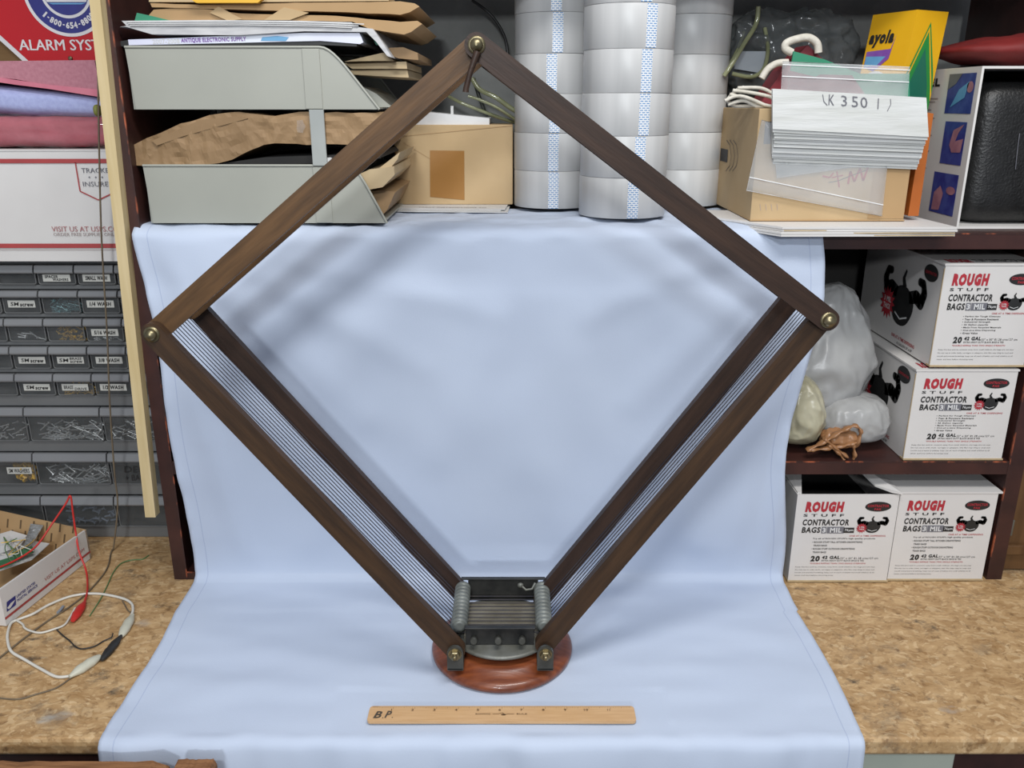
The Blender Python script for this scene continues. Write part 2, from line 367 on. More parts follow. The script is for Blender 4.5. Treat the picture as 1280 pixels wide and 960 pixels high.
# hutch
hutch = thing('shelf_unit', ((HX0+HX1)/2, 1.26, 0), 'dark oxblood painted shelf unit with worn edges standing on the workbench', 'shelf unit')
HO = Vector(((HX0+HX1)/2, 1.26, 0))
def hb(m, name, mm, **k): m.v = [v-HO for v in m.v]; return m.build(name, mm, hutch, **k)
def worn_board(m, x0, x1, y0, y1, z0, z1, vert):
    m.box(x0, x1, y0, y1, z0, z1)
    e = .0012
    if vert: m.box(x1-e, x1+.0006, y0-.0005, y0+e, z0, z1, 1)
    else: m.box(x0, x1, y0-.0005, y0+e, z1-e, z1+.0004, 1)
    return m
hb(worn_board(MB(), HX0, HX0+.019, 1.09, 1.40, 0, 1.05, True), 'side_panel', [M_['hutch'], M_['hutch_worn']])
m = MB().box(HX1-.022, HX1, 1.09, 1.40, 0, 1.05); m.box(HX1-.0226, HX1-.0205, 1.0895, 1.092, .02, .45, 1)
hb(m, 'side_panel', [M_['hutch'], M_['hutch_worn']])
hb(worn_board(MB(), HX0+.019, HX1-.022, 1.09, 1.40, ZS-.020, ZS, False), 'shelf', [M_['hutch'], M_['hutch_worn']])
hb(worn_board(MB(), HX0+.019, HX1-.022, 1.09, 1.40, ZM-.019, ZM, False), 'shelf', [M_['hutch'], M_['hutch_worn']])
hb(worn_board(MB(), HX0+.019, HX0+.25, 1.09, 1.40, 0, .012, False), 'bottom_board', [M_['hutch'], M_['hutch_worn']])
hb(MB().box(HX0, HX1, 1.16, 1.40, .832, .852), 'top_board', M_['hutch'])  # out of view; added to shade the wall, front set back to light the rolls
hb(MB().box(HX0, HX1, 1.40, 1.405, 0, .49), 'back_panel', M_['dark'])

# pale batten fixed in front of the left side board
m = MB(); b0 = V(-.513, 1.075, .108); b1 = V(-.4865, 1.075, .82)
m.prism([b0, b0+V(.0145,0,0), b1+V(.0125,0,0), b1], (0,.015,0))
tag(m.build('wood_batten', M_['batten'], bevel=.0006, shift=b0), 'narrow pale wooden batten running up in front of the dark side board', 'wood strip')

# brown wooden cabinet side at far right beyond the boxes
m = MB().box(.7125, .92, 1.115, 1.42, .002, .49); m.box(.712, .92, 1.108, 1.115, .03, .045); m.box(.72, .728, 1.110, 1.115, .06, .085, 1)
tag(m.build('wooden_cabinet', [mat('brown_varnish', (.075,.035,.013), (.13,.065,.025), 8, .4, stretch=(8,8,1), coat=.2), M_['grey_metal']], bevel=.001, shift=V(.8,1.26,.002)),
    'brown varnished wooden cabinet beside the right end of the shelf unit', 'cabinet')

# rough planks standing against the bench front, bottom left of view
for k, (x0, x1, z1, y0) in enumerate(((-.60, -.358, .0065, .682), (-.352, -.309, .0075, .684))):
    m = MB(); n = 14; top = [V(x0+(x1-x0)*i/n, y0, z1+.003*noise.noise(V(i*.9+k*9, k, 0))-(.006 if i in (0, n) else 0)) for i in range(n+1)]
    m.prism([V(x1, y0, -.9), V(x0, y0, -.9)]+top, (0, .040, 0))
    tag(m.build('wooden_plank', M_['rough_wood'], bevel=.003, shift=V((x0+x1)/2, y0+.02, -.9)),
        ['wide rough brown plank standing against the bench front', 'narrow rough brown plank end right of the wider plank at the bench front'][k], 'plank')

# ------------------------------------------------------------------ blue sheet
def build_sheet():
    # profile in (Y, z): shelf top -> shelf edge -> hangs -> crease -> table -> over the front edge
    prof = [(1.30, ZS+.006), (1.12, ZS+.007), (1.094, ZS+.006), (1.084, ZS+.001), (1.079, ZS-.010), (1.074, ZS-.06), (1.070, .40), (1.070, .25), (1.074, .10),
            (1.080, .03), (1.076, .010), (1.062, .0045), (1.03, .0035), (.90, .003), (.78, .003), (.764, .0035), (.756, .001), (.7515, -.010), (.748, -.05), (.745, -.16)]
    pts = smooth_path([V(0, y, z) for y, z in prof], 8)
    # resample evenly
    acc = [0]
    for a, b in zip(pts[:-1], pts[1:]): acc.append(acc[-1]+(b-a).length)
    T = acc[-1]; NV = 250; NU = 190; row = []
    j = 0
    for i in range(NV+1):
        s_ = T*i/NV
        while j < len(acc)-2 and acc[j+1] < s_: j += 1
        f = (s_-acc[j])/(acc[j+1]-acc[j]); row.append(pts[j].lerp(pts[j+1], f))
    # drape folds on the hanging part: (x0,z0,x1,z1,amp,width)
    folds = [(-.45,.50,-.30,.20,.006,.020), (-.43,.50,-.20,.26,.007,.026), (-.40,.50,-.12,.33,.005,.022), (-.36,.49,-.02,.40,.004,.018), (-.10,.49,-.26,.28,.004,.03),
             (.02,.49,-.10,.20,.004,.030), (.0,.48,.16,.20,.004,.035), (.12,.49,.05,.12,.003,.03), (.36,.49,.16,.28,.006,.024), (.37,.48,.26,.08,.007,.030),
             (.38,.44,.30,.02,.006,.025), (.30,.49,.10,.40,.005,.02), (-.44,.40,-.38,.05,.005,.02), (-.25,.25,-.30,.02,.004,.03), (.2,.20,.28,.02,.004,.03), (.385,.30,.36,.04,.007,.016), (-.05,.3,.12,.06,.003,.04)]
    vs = []; uvs = []
    for i in range(NV+1):
        p = row[i]; t = row[min(i+1, NV)]-row[max(i-1, 0)]; nrm = V(0, t.z, -t.y).normalized()
        if nrm.y > .3: nrm = -nrm
        if p.z < .02 and nrm.z < 0 and p.y > .765: nrm = -nrm
        for k in range(NU+1):
            u = k/NU
            zz = p.z
            h = max(0, min(1, zz/.5))
            if p.y > 1.0: xl = -.455-.018*h**1.5+.006*math.sin(zz*22)*h; xr = .389+.012*math.sin(zz*16+1.2)-.012*(1-h)
            else: f = (1.0-p.y)/.25; xl = -.455+.012*f+.003*math.sin(f*5); xr = .383+.004*math.sin(f*4)+.002
            x = xl+(xr-xl)*u
            o = 0.0
            if p.z > .012 and p.y > 1.0 and p.z < ZS-.002:   # hanging
                env = min(1, (ZS-p.z)/.05)*min(1, (p.z)/.06)
                for fx0, fz0, fx1, fz1, a, wd in folds:
                    dx, dz = fx1-fx0, fz1-fz0; l2 = dx*dx+dz*dz; q = ((x-fx0)*dx+(zz-fz0)*dz)/l2
                    qq = max(0, min(1, q)); d_ = math.hypot(x-fx0-dx*qq, zz-fz0-dz*qq)
                    o += a*math.exp(-(d_/wd)**2)*(1-.5*abs(2*qq-1))
                o += .0045*noise.noise(V(x*7, zz*5, 2))+.0018*noise.noise(V(x*20, zz*14, 5))
                o = (o-.004)*env
                o += .0035*math.sin(x*60+2*math.sin(x*9))*math.exp(-((ZS-p.z)/.06)**2)*min(1,(ZS-p.z)/.01)*.5
            elif p.z >= ZS-.002:
                rump = max(0, noise.noise(V(x*14, p.y*20, 1)))*.006+.002*noise.noise(V(x*40, p.y*40, 3))
                o = rump*min(1, abs(p.y-1.083)/.02)
            elif p.y > .765 :
                o = max(0, .0022*noise.noise(V(x*6, p.y*16, 8))+.0018*noise.noise(V(x*13, p.y*30, 4))+.0012)
                if abs(x+.012) < .19 and p.y < .84: o *= .45
                if p.y > 1.0: o += .003*max(0, noise.noise(V(x*5, 0, 1)))
            else:
                o = (.010*max(0, noise.noise(V(x*13, p.z*5, 3))+.2)+.004*noise.noise(V(x*30, p.z*10, 3)))*min(1, (.766-p.y)/.012)
            if p.y > .77:
                eg = math.exp(-(min(u, 1-u)/.012)**2)
                o += eg*(.0022+.0022*noise.noise(V(i*.16, 1 if u < .5 else 7, 0)))*(1 if p.z > .02 else .5)
            q = p+nrm*o
            q.x = x
            vs.append(q); uvs.append((u, i/NV))
    fs = []
    for i in range(NV):
        for k in range(NU):
            a = i*(NU+1)+k; fs.append((a, a+1, a+NU+2, a+NU+1))
    m = MB(); m.add(vs, fs, 0, True)
    org = V(-.03, .95, 0)
    ob = m.build('bed_sheet', M_['sheet'], shift=org)
    uvl = ob.data.uv_layers.new(name='UVMap')
    for lp in ob.data.loops: uvl.data[lp.index].uv = uvs[lp.vertex_index]
    so = ob.modifiers.new('t', 'SOLIDIFY'); so.thickness = .0008; so.offset = 0
    return tag(ob, 'pale blue cotton sheet draped down from the shelf and over the workbench as backdrop', 'sheet')
build_sheet()

# ------------------------------------------------------------------ loop antenna (folding frame of eight bars)
AX, AY = -.0125, .917
ant = thing('loop_antenna', (AX, AY, .004), 'antique folding diamond loop antenna of dark wooden bars on a round mahogany base', 'antenna')
AO = Vector((AX, AY, .004))
def ab(m, name, mm, parent=None, **k):
    if parent is None: m.v = [v-AO for v in m.v]; parent = ant
    else: m.v = [v-AO-parent.location for v in m.v]
    return m.build(name, mm, parent, **k)
# turned base
m = MB(); m.lathe([(.084,0),(.0875,.003),(.0880,.007),(.0865,.0105),(.0815,.013),(.0795,.0135),(.074,.0155),(.069,.019),(.066,.021),(.020,.021)], 64, M=Matrix.Translation((AX, AY, .004)))
o = ab(m, 'wooden_base', M_['redwood']); o['label'] = 'round reddish mahogany base'
# turntable plate
m = MB(); m.lathe([(.050,.0211),(.054,.024),(.062,.029),(.0655,.032),(.0655,.0345),(.062,.0355),(.01,.0357)], 64, M=Matrix.Translation((AX, AY, .004)))
ab(m, 'turntable_plate', M_['grey_metal'])
ZP = .0397
m = MB(); m.box(AX-.046, AX+.046, .888, .965, ZP, ZP+.003)
for i in range(9): m.box(AX-.044, AX+.044, .893+i*.0082, .8938+i*.0082, ZP+.003, ZP+.0036)
ab(m, 'top_plate', M_['plate_metal'], bevel=.0006)
# corners of the diamond in the frame plane (x, z)
PBL, PBR, PL, PR, PT = (-.0665,.047), (.0390,.047), (-.372,.432), (.325,.447), (-.033,.710)
YF, YR = .853, .985
BW, BT = .0230, .0105
def bar(p, q, y0, e0, e1, mm, wd=BW):
    a = Vector((p[0], 0, p[1])); b = Vector((q[0], 0, q[1])); L = (b-a).length; ang = math.atan2(b.z-a.z, b.x-a.x)
    m = MB(); r = wd/2; pts = []; n = 10
    for k in range(n+1): t = PI/2+PI*k/n; pts.append(V(-e0+r*math.cos(t)*(1 if e0 == 0 else 1), 0, r*math.sin(t)))
    for k in range(n+1): t = -PI/2+PI*k/n; pts.append(V(L+e1+r*math.cos(t), 0, r*math.sin(t)))
    m.prism(pts, (0, BT, 0))
    o = m.build('bar', mm, ant, loc=V(p[0], y0, p[1])-AO, rot=(0, -ang, 0), bevel=.0034, seg=4)
    return o
W_, WW = M_['walnut'], M_['walnut_lit']
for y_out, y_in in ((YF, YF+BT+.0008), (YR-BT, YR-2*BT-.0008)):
    bar(PBL, PL, y_out, 0, 0, M_['walnut_half_lit'] if y_out == YF else W_)     # lower left
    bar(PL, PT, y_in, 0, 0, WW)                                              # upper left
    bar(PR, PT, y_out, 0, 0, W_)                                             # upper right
    bar(PBR, PR, y_in, 0, 0, M_['walnut_half_lit'] if y_out == YF else W_)                      # lower right
# pivot bolts through both frames with domed nuts
def nut(parent, x, z, r=.0062, y=YF):
    m = MB(); R = Matrix.Translation((x, y, z)) @ Matrix.Rotation(PI/2, 4, 'X')
    m.lathe([(r*1.35, -.0002), (r*1.35, .0012), (r*1.05, .0016)], 20, M=R)
    m.lathe([(r, .0016), (r, .0035), (r*.85, .0058), (r*.5, .0074), (r*.15, .008)], 18, M=R)
    return ab(m, 'domed_nut', M_['brass'], parent)
for p in (PL, PT, PR):
    m = MB(); m.tube([V(p[0], YF-.001, p[1]), V(p[0], YR+.003, p[1])], .0028, 12)
    b = ab(m, 'pivot_rod', M_['brass']); nut(b, p[0], p[1])
for p in (PBL, PBR):      # bottom brackets with hex nuts
    m = MB(); x, z = p; n = 12
    pts = [V(x-.0095, YF-.0065, .0265), V(x+.0095, YF-.0065, .0265)]+[V(x+.0095*math.cos(PI*k/n), YF-.0065, z+.001+.0105*math.sin(PI*k/n)) for k in range(n+1)]
    m.prism(pts, (0, .0035, 0)); m.box(x-.0095, x+.0095, YF-.0065, YF+.05, .0250, .0285)
    br = ab(m, 'bracket', M_['bronze'], bevel=.0008)
    m = MB(); R = Matrix.Translation((x, YF-.0065, z+.001)) @ Matrix.Rotation(PI/2, 4, 'X')
    m.lathe([(.0078, 0), (.0078, .0012)], 20, M=R); m.lathe([(.0062,.0012),(.0062,.005),(.005,.0055)], 6, M=R, sm=False); m.lathe([(.0030,.0055),(.0030,.009),(.0018,.010)], 12, M=R)
    ab(m, 'nut', M_['brass'], br)
    m = MB().tube([V(x, YF-.002, z), V(x, YR+.003, z)], .0028, 12); ab(m, 'pivot_rod', M_['iron'])
# lever hanging below the apex nut
m = MB().tube([V(PT[0]+.001, YF-.005, PT[1]-.006), V(PT[0]-.006, YF-.007, PT[1]-.024), V(PT[0]-.010, YF-.006, PT[1]-.038), V(PT[0]-.0105, YF-.006, PT[1]-.0415)], [.0034, .0026, .0028, .0030], 12)
ab(m, 'lever', M_['walnut'])
# the metal box: front and rear plates, ribbed drums
m = MB().box(-.0555, .0265, .876, .8795, .040, .0625); m.box(-.057, .028, .874, .8805, .0615, .0645, 0)
fp = ab(m, 'front_plate', M_['iron'], bevel=.0006)
for x in (-.0455, -.0165, .0120):
    m = MB(); R = Matrix.Translation((x, .876, .0500)) @ Matrix.Rotation(PI/2-.25, 4, 'X')
    m.lathe([(.0032,0),(.0032,.006),(.0046,.0065),(.0046,.012),(.0036,.013)], 14, M=R); ab(m, 'terminal_post', M_['bronze'], fp)
m = MB().box(-.057, .034, .9715, .9750, .040, .0720); m.box(-.066, .043, .9700, .9755, .0715, .0735)
rp = ab(m, 'rear_plate', M_['iron'], bevel=.0006)
m = MB().tube([V(.012, .966, .066), V(.018, .962, .062), V(.026, .963, .063), V(.030, .966, .070)], .0016, 8)
m.add(*(lambda b: (b.v, b.f))(blob((.011,.966,.0665), (.004,.003,.0035), 2, 6)), 0, True)
ab(m, 'clamp_screw', M_['grey_metal'], rp)
for x in (-.0635, .0385):
    m = MB(); pr = [(.004, 0), (.0088, 0)]; n = 11; Ld = .088
    for k in range(n):
        a = Ld*k/n; pr += [(.0088, a+.0008), (.0100, a+.0020), (.0103, a+.0038), (.0100, a+.0056), (.0086, a+.0068), (.0080, a+.0076)]
    pr += [(.0088, Ld), (.004, Ld)]
    R = Matrix.Translation((x, .8795+Ld+.0035, .0605)) @ Matrix.Rotation(PI/2, 4, 'X')
    m.lathe(pr, 22, M=R); ab(m, 'ribbed_drum', M_['drum'])
m = MB().box(-.0745, -.0715, .880, .972, .040, .052); m.box(.0465, .0495, .880, .972, .040, .052); ab(m, 'side_rail', M_['iron'])
# eleven turns of wire
base_wire = None
def wire_pts(y, j):
    c = []
    def off(p, dx, dz): return V(p[0]+dx, y, p[1]+dz)
    c = [V(-.0705, y, .0540), off(PL, -.0085, -.0035), off(PT, 0, .0085), off(PR, .0085, -.0035), V(.0455, y, .0540), V(.0385, y, .0505), V(-.0635, y, .0505)]
    return c
for k in range(11):
    y = .8865+k*.0079
    m = MB().tube(wire_pts(y, k), .00062, 6, closed=True)
    ab(m, 'wire_turn', M_['wire'])

# ------------------------------------------------------------------ ruler
A = on(458, 909, .0045); B = on(796, 908.5, .0045); X0, X1 = A.x, B.x; Y0 = .779; Y1 = .8045; Z0 = .0062; Z1 = .0094
m = MB(); n = 6; r = .004
def corner(cx, cy, a0): return [V(cx+r*math.cos(a0+PI/2*k/n), cy+r*math.sin(a0+PI/2*k/n), Z0) for k in range(n+1)]
m.prism(corner(X1-r, Y0+r, -PI/2)+corner(X1-r, Y1-r, 0)+corner(X0+r, Y1-r, PI/2)+corner(X0+r, Y0+r, PI), (0, 0, Z1-Z0))
O = V(X0, Y0, Z1+.00025); R = V(1,0,0); U = V(0,1,0); Lr = X1-X0; inch = (Lr-.004)/12; Wd = Y1-Y0
for i in range(1, 96*2):
    x = .002+inch*i/16; h = .0045 if i % 16 == 0 else .0032 if i % 8 == 0 else .0022 if i % 2 == 0 else .0014
    m.rect(O, R, U, x-.00014, x+.00014, Wd-h-.0008, Wd-.0008, 1)
for i in range(1, 12):
    wd = {1: .0009, 11: .0030, 10: .0048}.get(i, .0028)
    m.text(str(i), O, R, U, .002+inch*i-wd-.001, .002+inch*i-.001, Wd-.0085, Wd-.0050, 1, .02)
m.rect(O, R, U, 0.003, .0095, Wd-.0012, Wd-.0009, 1)
m.text('B', O, R, U, .006, .0155, .005, .0165, 2, .03, .3); m.text('P', O, R, U, .0185, .0262, .0055, .017, 2, .03, .3)
m.ell(O, R, U, .0168, .0058, .0007, .0008, 2, 10); m.ell(O, R, U, .0275, .0062, .0007, .0008, 2, 10)
m.text('BOXWOOD', O, R, U, .120, .1365, .0108, .0130, 1, .02); m.text('RULE', O, R, U, .166, .1775, .0108, .0130, 1, .02)
m.strip(O, R, U, [(.139,.0120),(.146,.0122),(.1500,.0140),(.1525,.0105),(.156,.0120),(.163,.0119)], .0006, 1); m.ell(O, R, U, .1512, .0108, .0028, .0013, 1)
tag(m.build('ruler', [M_['ruler'], M_['ruler_ink'], mat('pencil', (.06,.045,.03), (.08,.06,.04), 30, .6)], shift=V((X0+X1)/2, (Y0+Y1)/2, Z0)),
    'twelve inch wooden ruler lying on the sheet in front of the antenna base', 'ruler')

# ------------------------------------------------------------------ objects on the hutch's top shelf
TX, TZ = V(1,0,0), V(0,0,1)
def prof(name, pts, Y0, Y1, mm, label=None, cat=None, group=None, parent=None, bevel=.0015, jit=0, crush=0):
    """solid extruded in depth from a front outline standing in the plane Y0"""
    m = MB(); P = [at(x, y, Y0) for x, y in pts]
    if jit:
        Q = []
        for i, p in enumerate(P):
            q = P[(i+1) % len(P)]; k = max(1, int((q-p).length/.012))
            for j in range(k):
                r = p.lerp(q, j/k); Q.append(r+V(noise.noise(r*60), 0, noise.noise(r*60+V(9,9,9)))*jit)
        P = Q
    m.prism(P, (0, Y1-Y0, 0))
    c = sum(P, V(0,0,0))/len(P); c.y = (Y0+Y1)/2; c.z = min(p.z for p in P)
    if parent is None:
        o = m.build(name, mm, bevel=bevel, shift=c)
    else:
        off = parent.matrix_basis.translation
        m.v = [v-off for v in m.v]; o = m.build(name, mm, parent, bevel=bevel)
    if crush:
        o.modifiers.clear(); bm = bmesh.new(); bm.from_mesh(o.data); bmesh.ops.remove_doubles(bm, verts=bm.verts, dist=1e-5); bmesh.ops.triangulate(bm, faces=bm.faces)
        for _ in range(5):
            es = [e for e in bm.edges if e.calc_length() > .008 and min(v.co.y for v in e.verts) < -(Y1-Y0)/2+.004]
            if not es: break
            bmesh.ops.subdivide_edges(bm, edges=es, cuts=1); bmesh.ops.triangulate(bm, faces=bm.faces)
        for v in bm.verts:
            if v.co.y < 0:
                q = v.co+Vector(c); nn = (1-2*abs(noise.noise(q*26)))*.6+(1-2*abs(noise.noise(q*55+V(3,3,3))))*.4
                v.co.y -= crush*nn; v.co.z += crush*.35*noise.noise(q*40)
        bm.to_mesh(o.data); bm.free()
    if label: tag(o, label, cat, group)
    return o
def slab_layers(name, pts_top, pts_bot, Y0, Y1, mm, label, cat, group=None, bevel=.0008):
    return prof(name, pts_top+pts_bot[::-1], Y0, Y1, mm, label, cat, group, bevel=bevel)

# two stacked letter trays
def letter_tray(z0, xl, xr, h, xcut, label):
    """side wall faces the room, open end slopes away at right"""
    Y0, Y1 = 1.102, 1.345; o = thing('letter_tray', ((xl+xr)/2, (Y0+Y1)/2, z0), label, 'letter tray', 'stacked grey letter trays')
    c = o.location; t = .0025
    def sl(f): return 1.23*f if f < .55 else .6765+.3235*math.sin(PI/2*(f-.55)/.45)
    def wall(y):
        n = 12; pts = [V(xl+.004, y, z0), V(xr, y, z0)]
        a = V(xr, y, z0); 
        for k in range(1, n+1):
            f = k/n; x = xr+(xcut-xr)*f; zz = z0+h*min(1, 1.20*f-.20*f**3 if f < 1 else 1); pts.append(V(x, y, z0+h*sl(f)))
        pts.append(V(xl, y, z0+h)); return pts
    m = MB(); P = wall(Y0); m.prism(P, (0, t, 0)); m.v = [v-c for v in m.v]
    # rolled rim along the top and the slope
    rim = [p+V(0, 0, 0) for p in P[1:]]; rim = [v-c for v in rim]; m.tube(rim, .0017, 6, 0)
    w1 = m.build('side_wall', M_['tray'], o)
    m = MB(); P = wall(Y1-t); m.prism(P, (0, t, 0)); m.v = [v-c for v in m.v]; m.tube([v-c for v in P[1:]], .0017, 6, 0); m.build('side_wall', M_['tray'], o)
    m = MB().box(xl+.003, xr-.004, Y0+t, Y1-t, z0, z0+t); m.v = [v-c for v in m.v]; m.build('tray_floor', M_['tray'], o)
    m = MB().box(xl+.0005, xl+.003, Y0+t, Y1-t, z0, z0+h); m.v = [v-c for v in m.v]; m.build('end_wall', M_['tray'], o)
    xs = xl+.213
    m = MB().box(xs, xs+.021, Y0-.0016, Y0, z0+.0005, z0+h-.002); m.v = [v-c for v in m.v]; m.build('strut_socket', M_['tray'], o, bevel=.0006)
    return o, xs
a = at(172, 273, 1.102); b = at(480, 277, 1.102); c = at(172, 209, 1.102)
ZT1 = .5125
t1, xs1 = letter_tray(ZT1, -.463, -.160, .0715, -.205, 'lower grey plastic letter tray holding crumpled brown paper bags')
t2, xs2 = letter_tray(.6510, -.466, -.163, .0715, -.232, 'upper grey plastic letter tray loaded with magazines and paper bags')
tr = t1
m = MB().box(xs1+.001, xs1+.019, 1.0985, 1.1015, ZT1+.0715, .6508); m.v = [v-t1.location for v in m.v]; m.build('strut', M_['tray_rib'], t1, bevel=.0006)
m = MB().box(-.450, -.442, 1.335, 1.3425, ZT1+.0715, .6508); m.v = [v-t1.location for v in m.v]; m.build('strut', M_['tray_rib'], t1, bevel=.0006)
m = MB(); O = at(377, 158, 1.0982)
m.prism([O+V(random.uniform(-.003,.003)+.006*math.cos(k), 0, .008*math.sin(k)) for k in [i*.7 for i in range(9)]], (0,.0003,0)); m.v = [v-t1.location for v in m.v]
s_ = m.build('tape_scrap', M_['film'], t1); s_['label'] = 'scrap of clear sticky tape'

# contents of the lower tray
prof('paper_bag', [(168,206),(166,182),(178,176),(215,160),(262,143),(300,139),(345,146),(375,141),(420,140),(478,141),(484,150),(478,182),(420,180),(372,180),(330,180),(305,192),(275,204),(240,208)],
     1.108, 1.30, M_['kraft'], 'crumpled brown paper bag bulging out of the lower letter tray', 'paper bag', 'brown paper bags in the lower tray', bevel=.003, jit=.0015, crush=.005)
prof('paper_bag', [(190,176),(250,150),(300,145),(310,148),(230,170),(196,182)], 1.104, 1.107, M_['kraft'], 'loose folded flap of brown paper on top of the crumpled bag', 'paper flap', bevel=.0004)
prof('file_folder', [(262,206),(330,197),(380,195),(470,192),(475,198),(400,204),(300,207)], 1.110, 1.32, M_['dark'], 'dark folder lying under the crumpled bag in the lower tray', 'folder', bevel=.0006)
prof('paper_bag', [(440,222),(462,212),(492,208),(493,218),(478,234),(462,237)], 1.115, 1.30, M_['kraft_l'], 'flattened brown bag sticking out of the lower tray, upper one', 'paper bag', 'brown paper bags in the lower tray', bevel=.0012, jit=.001)
prof('paper_bag', [(450,240),(480,238),(494,240),(484,262),(474,273),(462,256)], 1.13, 1.30, M_['kraft'], 'flattened brown bag sticking out of the lower tray, lowest one', 'paper bag', 'brown paper bags in the lower tray', bevel=.0012, jit=.001)
prof('paper_slip', [(397,198),(413,197),(418,203),(412,209),(399,207)], 1.1035, 1.12, M_['paper'], 'small white slip over the rim of the lower tray beside the antenna bar', 'paper slip', bevel=.001)
prof('paper_bag', [(455,225),(500,190),(497,199),(470,232)], 1.12, 1.28, M_['kraft_l'], 'rolled brown bag end behind the antenna bar at the lower tray', 'paper bag', 'brown paper bags in the lower tray', bevel=.001)
# grey liner sheets rising at the open ends
prof('liner_sheet', [(455,134),(440,108),(452,108),(470,117),(490,134)], 1.16, 1.30, M_['tray'], 'grey card curling out of the open end of the upper tray', 'card', bevel=.001)

# the load on the upper tray
slab_layers('catalogue', [(148,52),(160,50),(300,48),(400,46),(446,48)], [(152,58),(165,58),(300,57),(400,56),(446,58)], 1.106, 1.33, M_['black'], 'thin black slab standing in for the shaded gap under the pile on the upper tray', 'catalogue', 'papers piled on the upper tray')  # black slab paints the shade in the gap between pile and tray
O = at(160, 55, 1.1015); m = MB()
P = [(160,49.5),(230,47),(300,44),(380,41),(449,41),(452,47),(454,53),(450,55),(400,51),(300,53.5),(161,56.5)]
m.prism([at(x, y, 1.104) for x, y in P], (0, .22, 0))
A = at(191, 54.8, 1.1036); B = at(308, 52.0, 1.1036); Rv = (B-A).normalized(); Ln = (B-A).length; Uv = V(-Rv.z, 0, Rv.x)
m.text('2007-2008', A, Rv, Uv, 0, Ln*.29, -.0002, .0052, 1, .02); m.text('ANTIQUE ELECTRONIC SUPPLY', A, Rv, Uv, Ln*.305, Ln, -.0002, .0056, 2, .03)
m.poly(at(326, 51, 1.1036), TX, TZ, [(0,0),(.030,-.0003),(.034,.004),(.020,.0055),(.002,.004)], 3)
tag(m.build('magazine', [M_['magazine'], M_['paper'], M_['purple'], M_['skyblue']], bevel=.0006, shift=at(300,57,1.2)), 'white and lilac catalogue whose spine reads ANTIQUE ELECTRONIC SUPPLY', 'catalogue', 'papers piled on the upper tray')
prof('newspaper', [(149,34),(156,33),(190,43),(300,44),(380,39),(458,40),(470,52),(484,70),(490,72),(478,53),(466,36),(440,33),(440,28),(380,26),(260,25),(152,26),(158,32)], 1.100, 1.31, M_['news'],
     'folded newspaper with its pages drooping at the right end of the pile', 'newspaper', 'papers piled on the upper tray', bevel=.0006)
for k, (y, e) in enumerate(((27.5, 455), (29.8, 448), (32, 440))):
    m = MB(); P = [(158+k*2,y-.8),(300,y-1.5),(400,y),(e,y+2),(e,y+3.2),(400,y+1.2),(300,y-.4),(158+k*2,y+.3)]
    m.prism([at(px, py, 1.0985-k*.0004) for px, py in P], (0,.0014,0))
    tag(m.build('paper_sheet', M_['paper'], shift=at(300,y,1.099)), ['top', 'middle', 'lowest'][k]+' of the three loose white sheet edges along the folded newspaper', 'paper', 'papers piled on the upper tray')
prof('green_card', [(168,27),(171,16),(190,20),(214,26)], 1.103, 1.18, M_['green'], 'green card corner showing at the left of the paper pile', 'card', bevel=.0006)
prof('green_card', [(464,44),(478,50),(482,58),(470,56)], 1.12, 1.20, M_['green'], 'green card corner showing behind the drooping newspaper', 'card', bevel=.0006)
prof('paper_bag', [(180,26),(192,12),(240,9),(300,17),(420,20),(500,27),(522,26),(528,30),(514,40),(505,43),(462,36),(440,27),(300,25)], 1.108, 1.32, M_['card'],
     'flattened brown bag lying directly on the folded newspaper', 'paper bag', 'flattened brown bags on top of the pile', bevel=.001, jit=.0006)
for k, P in enumerate(([(262,16),(273,8),(303,24),(285,26)], [(330,25),(355,9),(386,16),(362,25)])):
    prof('paper_flap', P, 1.1045, 1.1065, M_['card2'], ['left', 'right'][k]+' triangular kraft paper flap sticking up on the pile', 'paper flap', bevel=.0003)
prof('paper_bag', [(188,4),(250,6),(330,4),(500,2),(518,4),(524,8),(512,15),(500,18),(420,15),(300,12),(190,9)], 1.106, 1.33, M_['card'],
     'thick flattened brown bag second from the top of the pile', 'paper bag', 'flattened brown bags on top of the pile', bevel=.001, jit=.0006)
prof('paper_bag', [(186,-6),(486,-6),(486,1),(330,2.5),(186,2.5)], 1.110, 1.33, M_['kraft_l'], 'pale flattened bag at the very top of the pile', 'paper bag', 'flattened brown bags on top of the pile', bevel=.001)
prof('yellow_tray', [(236,-3),(330,-3),(322,3.5),(245,3.5)], 1.096, 1.105, M_['yellow'], 'shiny yellow plastic edge above the flattened bags', 'yellow lid', bevel=.002)
for k, (P, mm) in enumerate((([(430,77),(478,66),(482,66),(492,76),(470,76)], 'kraft_l'), ([(480,66),(482,60),(504,59),(522,66),(523,75),(498,73)], 'kraft'),
                       ([(430,79),(508,77),(509,86),(440,86)], 'kraft_l'), ([(432,88),(509,87),(511,97),(490,96),(440,93)], 'kraft_l'))):
    prof('paper_bag', P, 1.125+.006*k, 1.32, M_[mm], ['top pale folded bag poking out of the upper tray', 'olive brown bag with open pleats behind the upper tray', 'upper of two pale stacked folded bags by the tray slope', 'lower of two pale stacked folded bags by the tray slope'][k],
         'paper bag', 'folded bags in the upper tray', bevel=.0012)

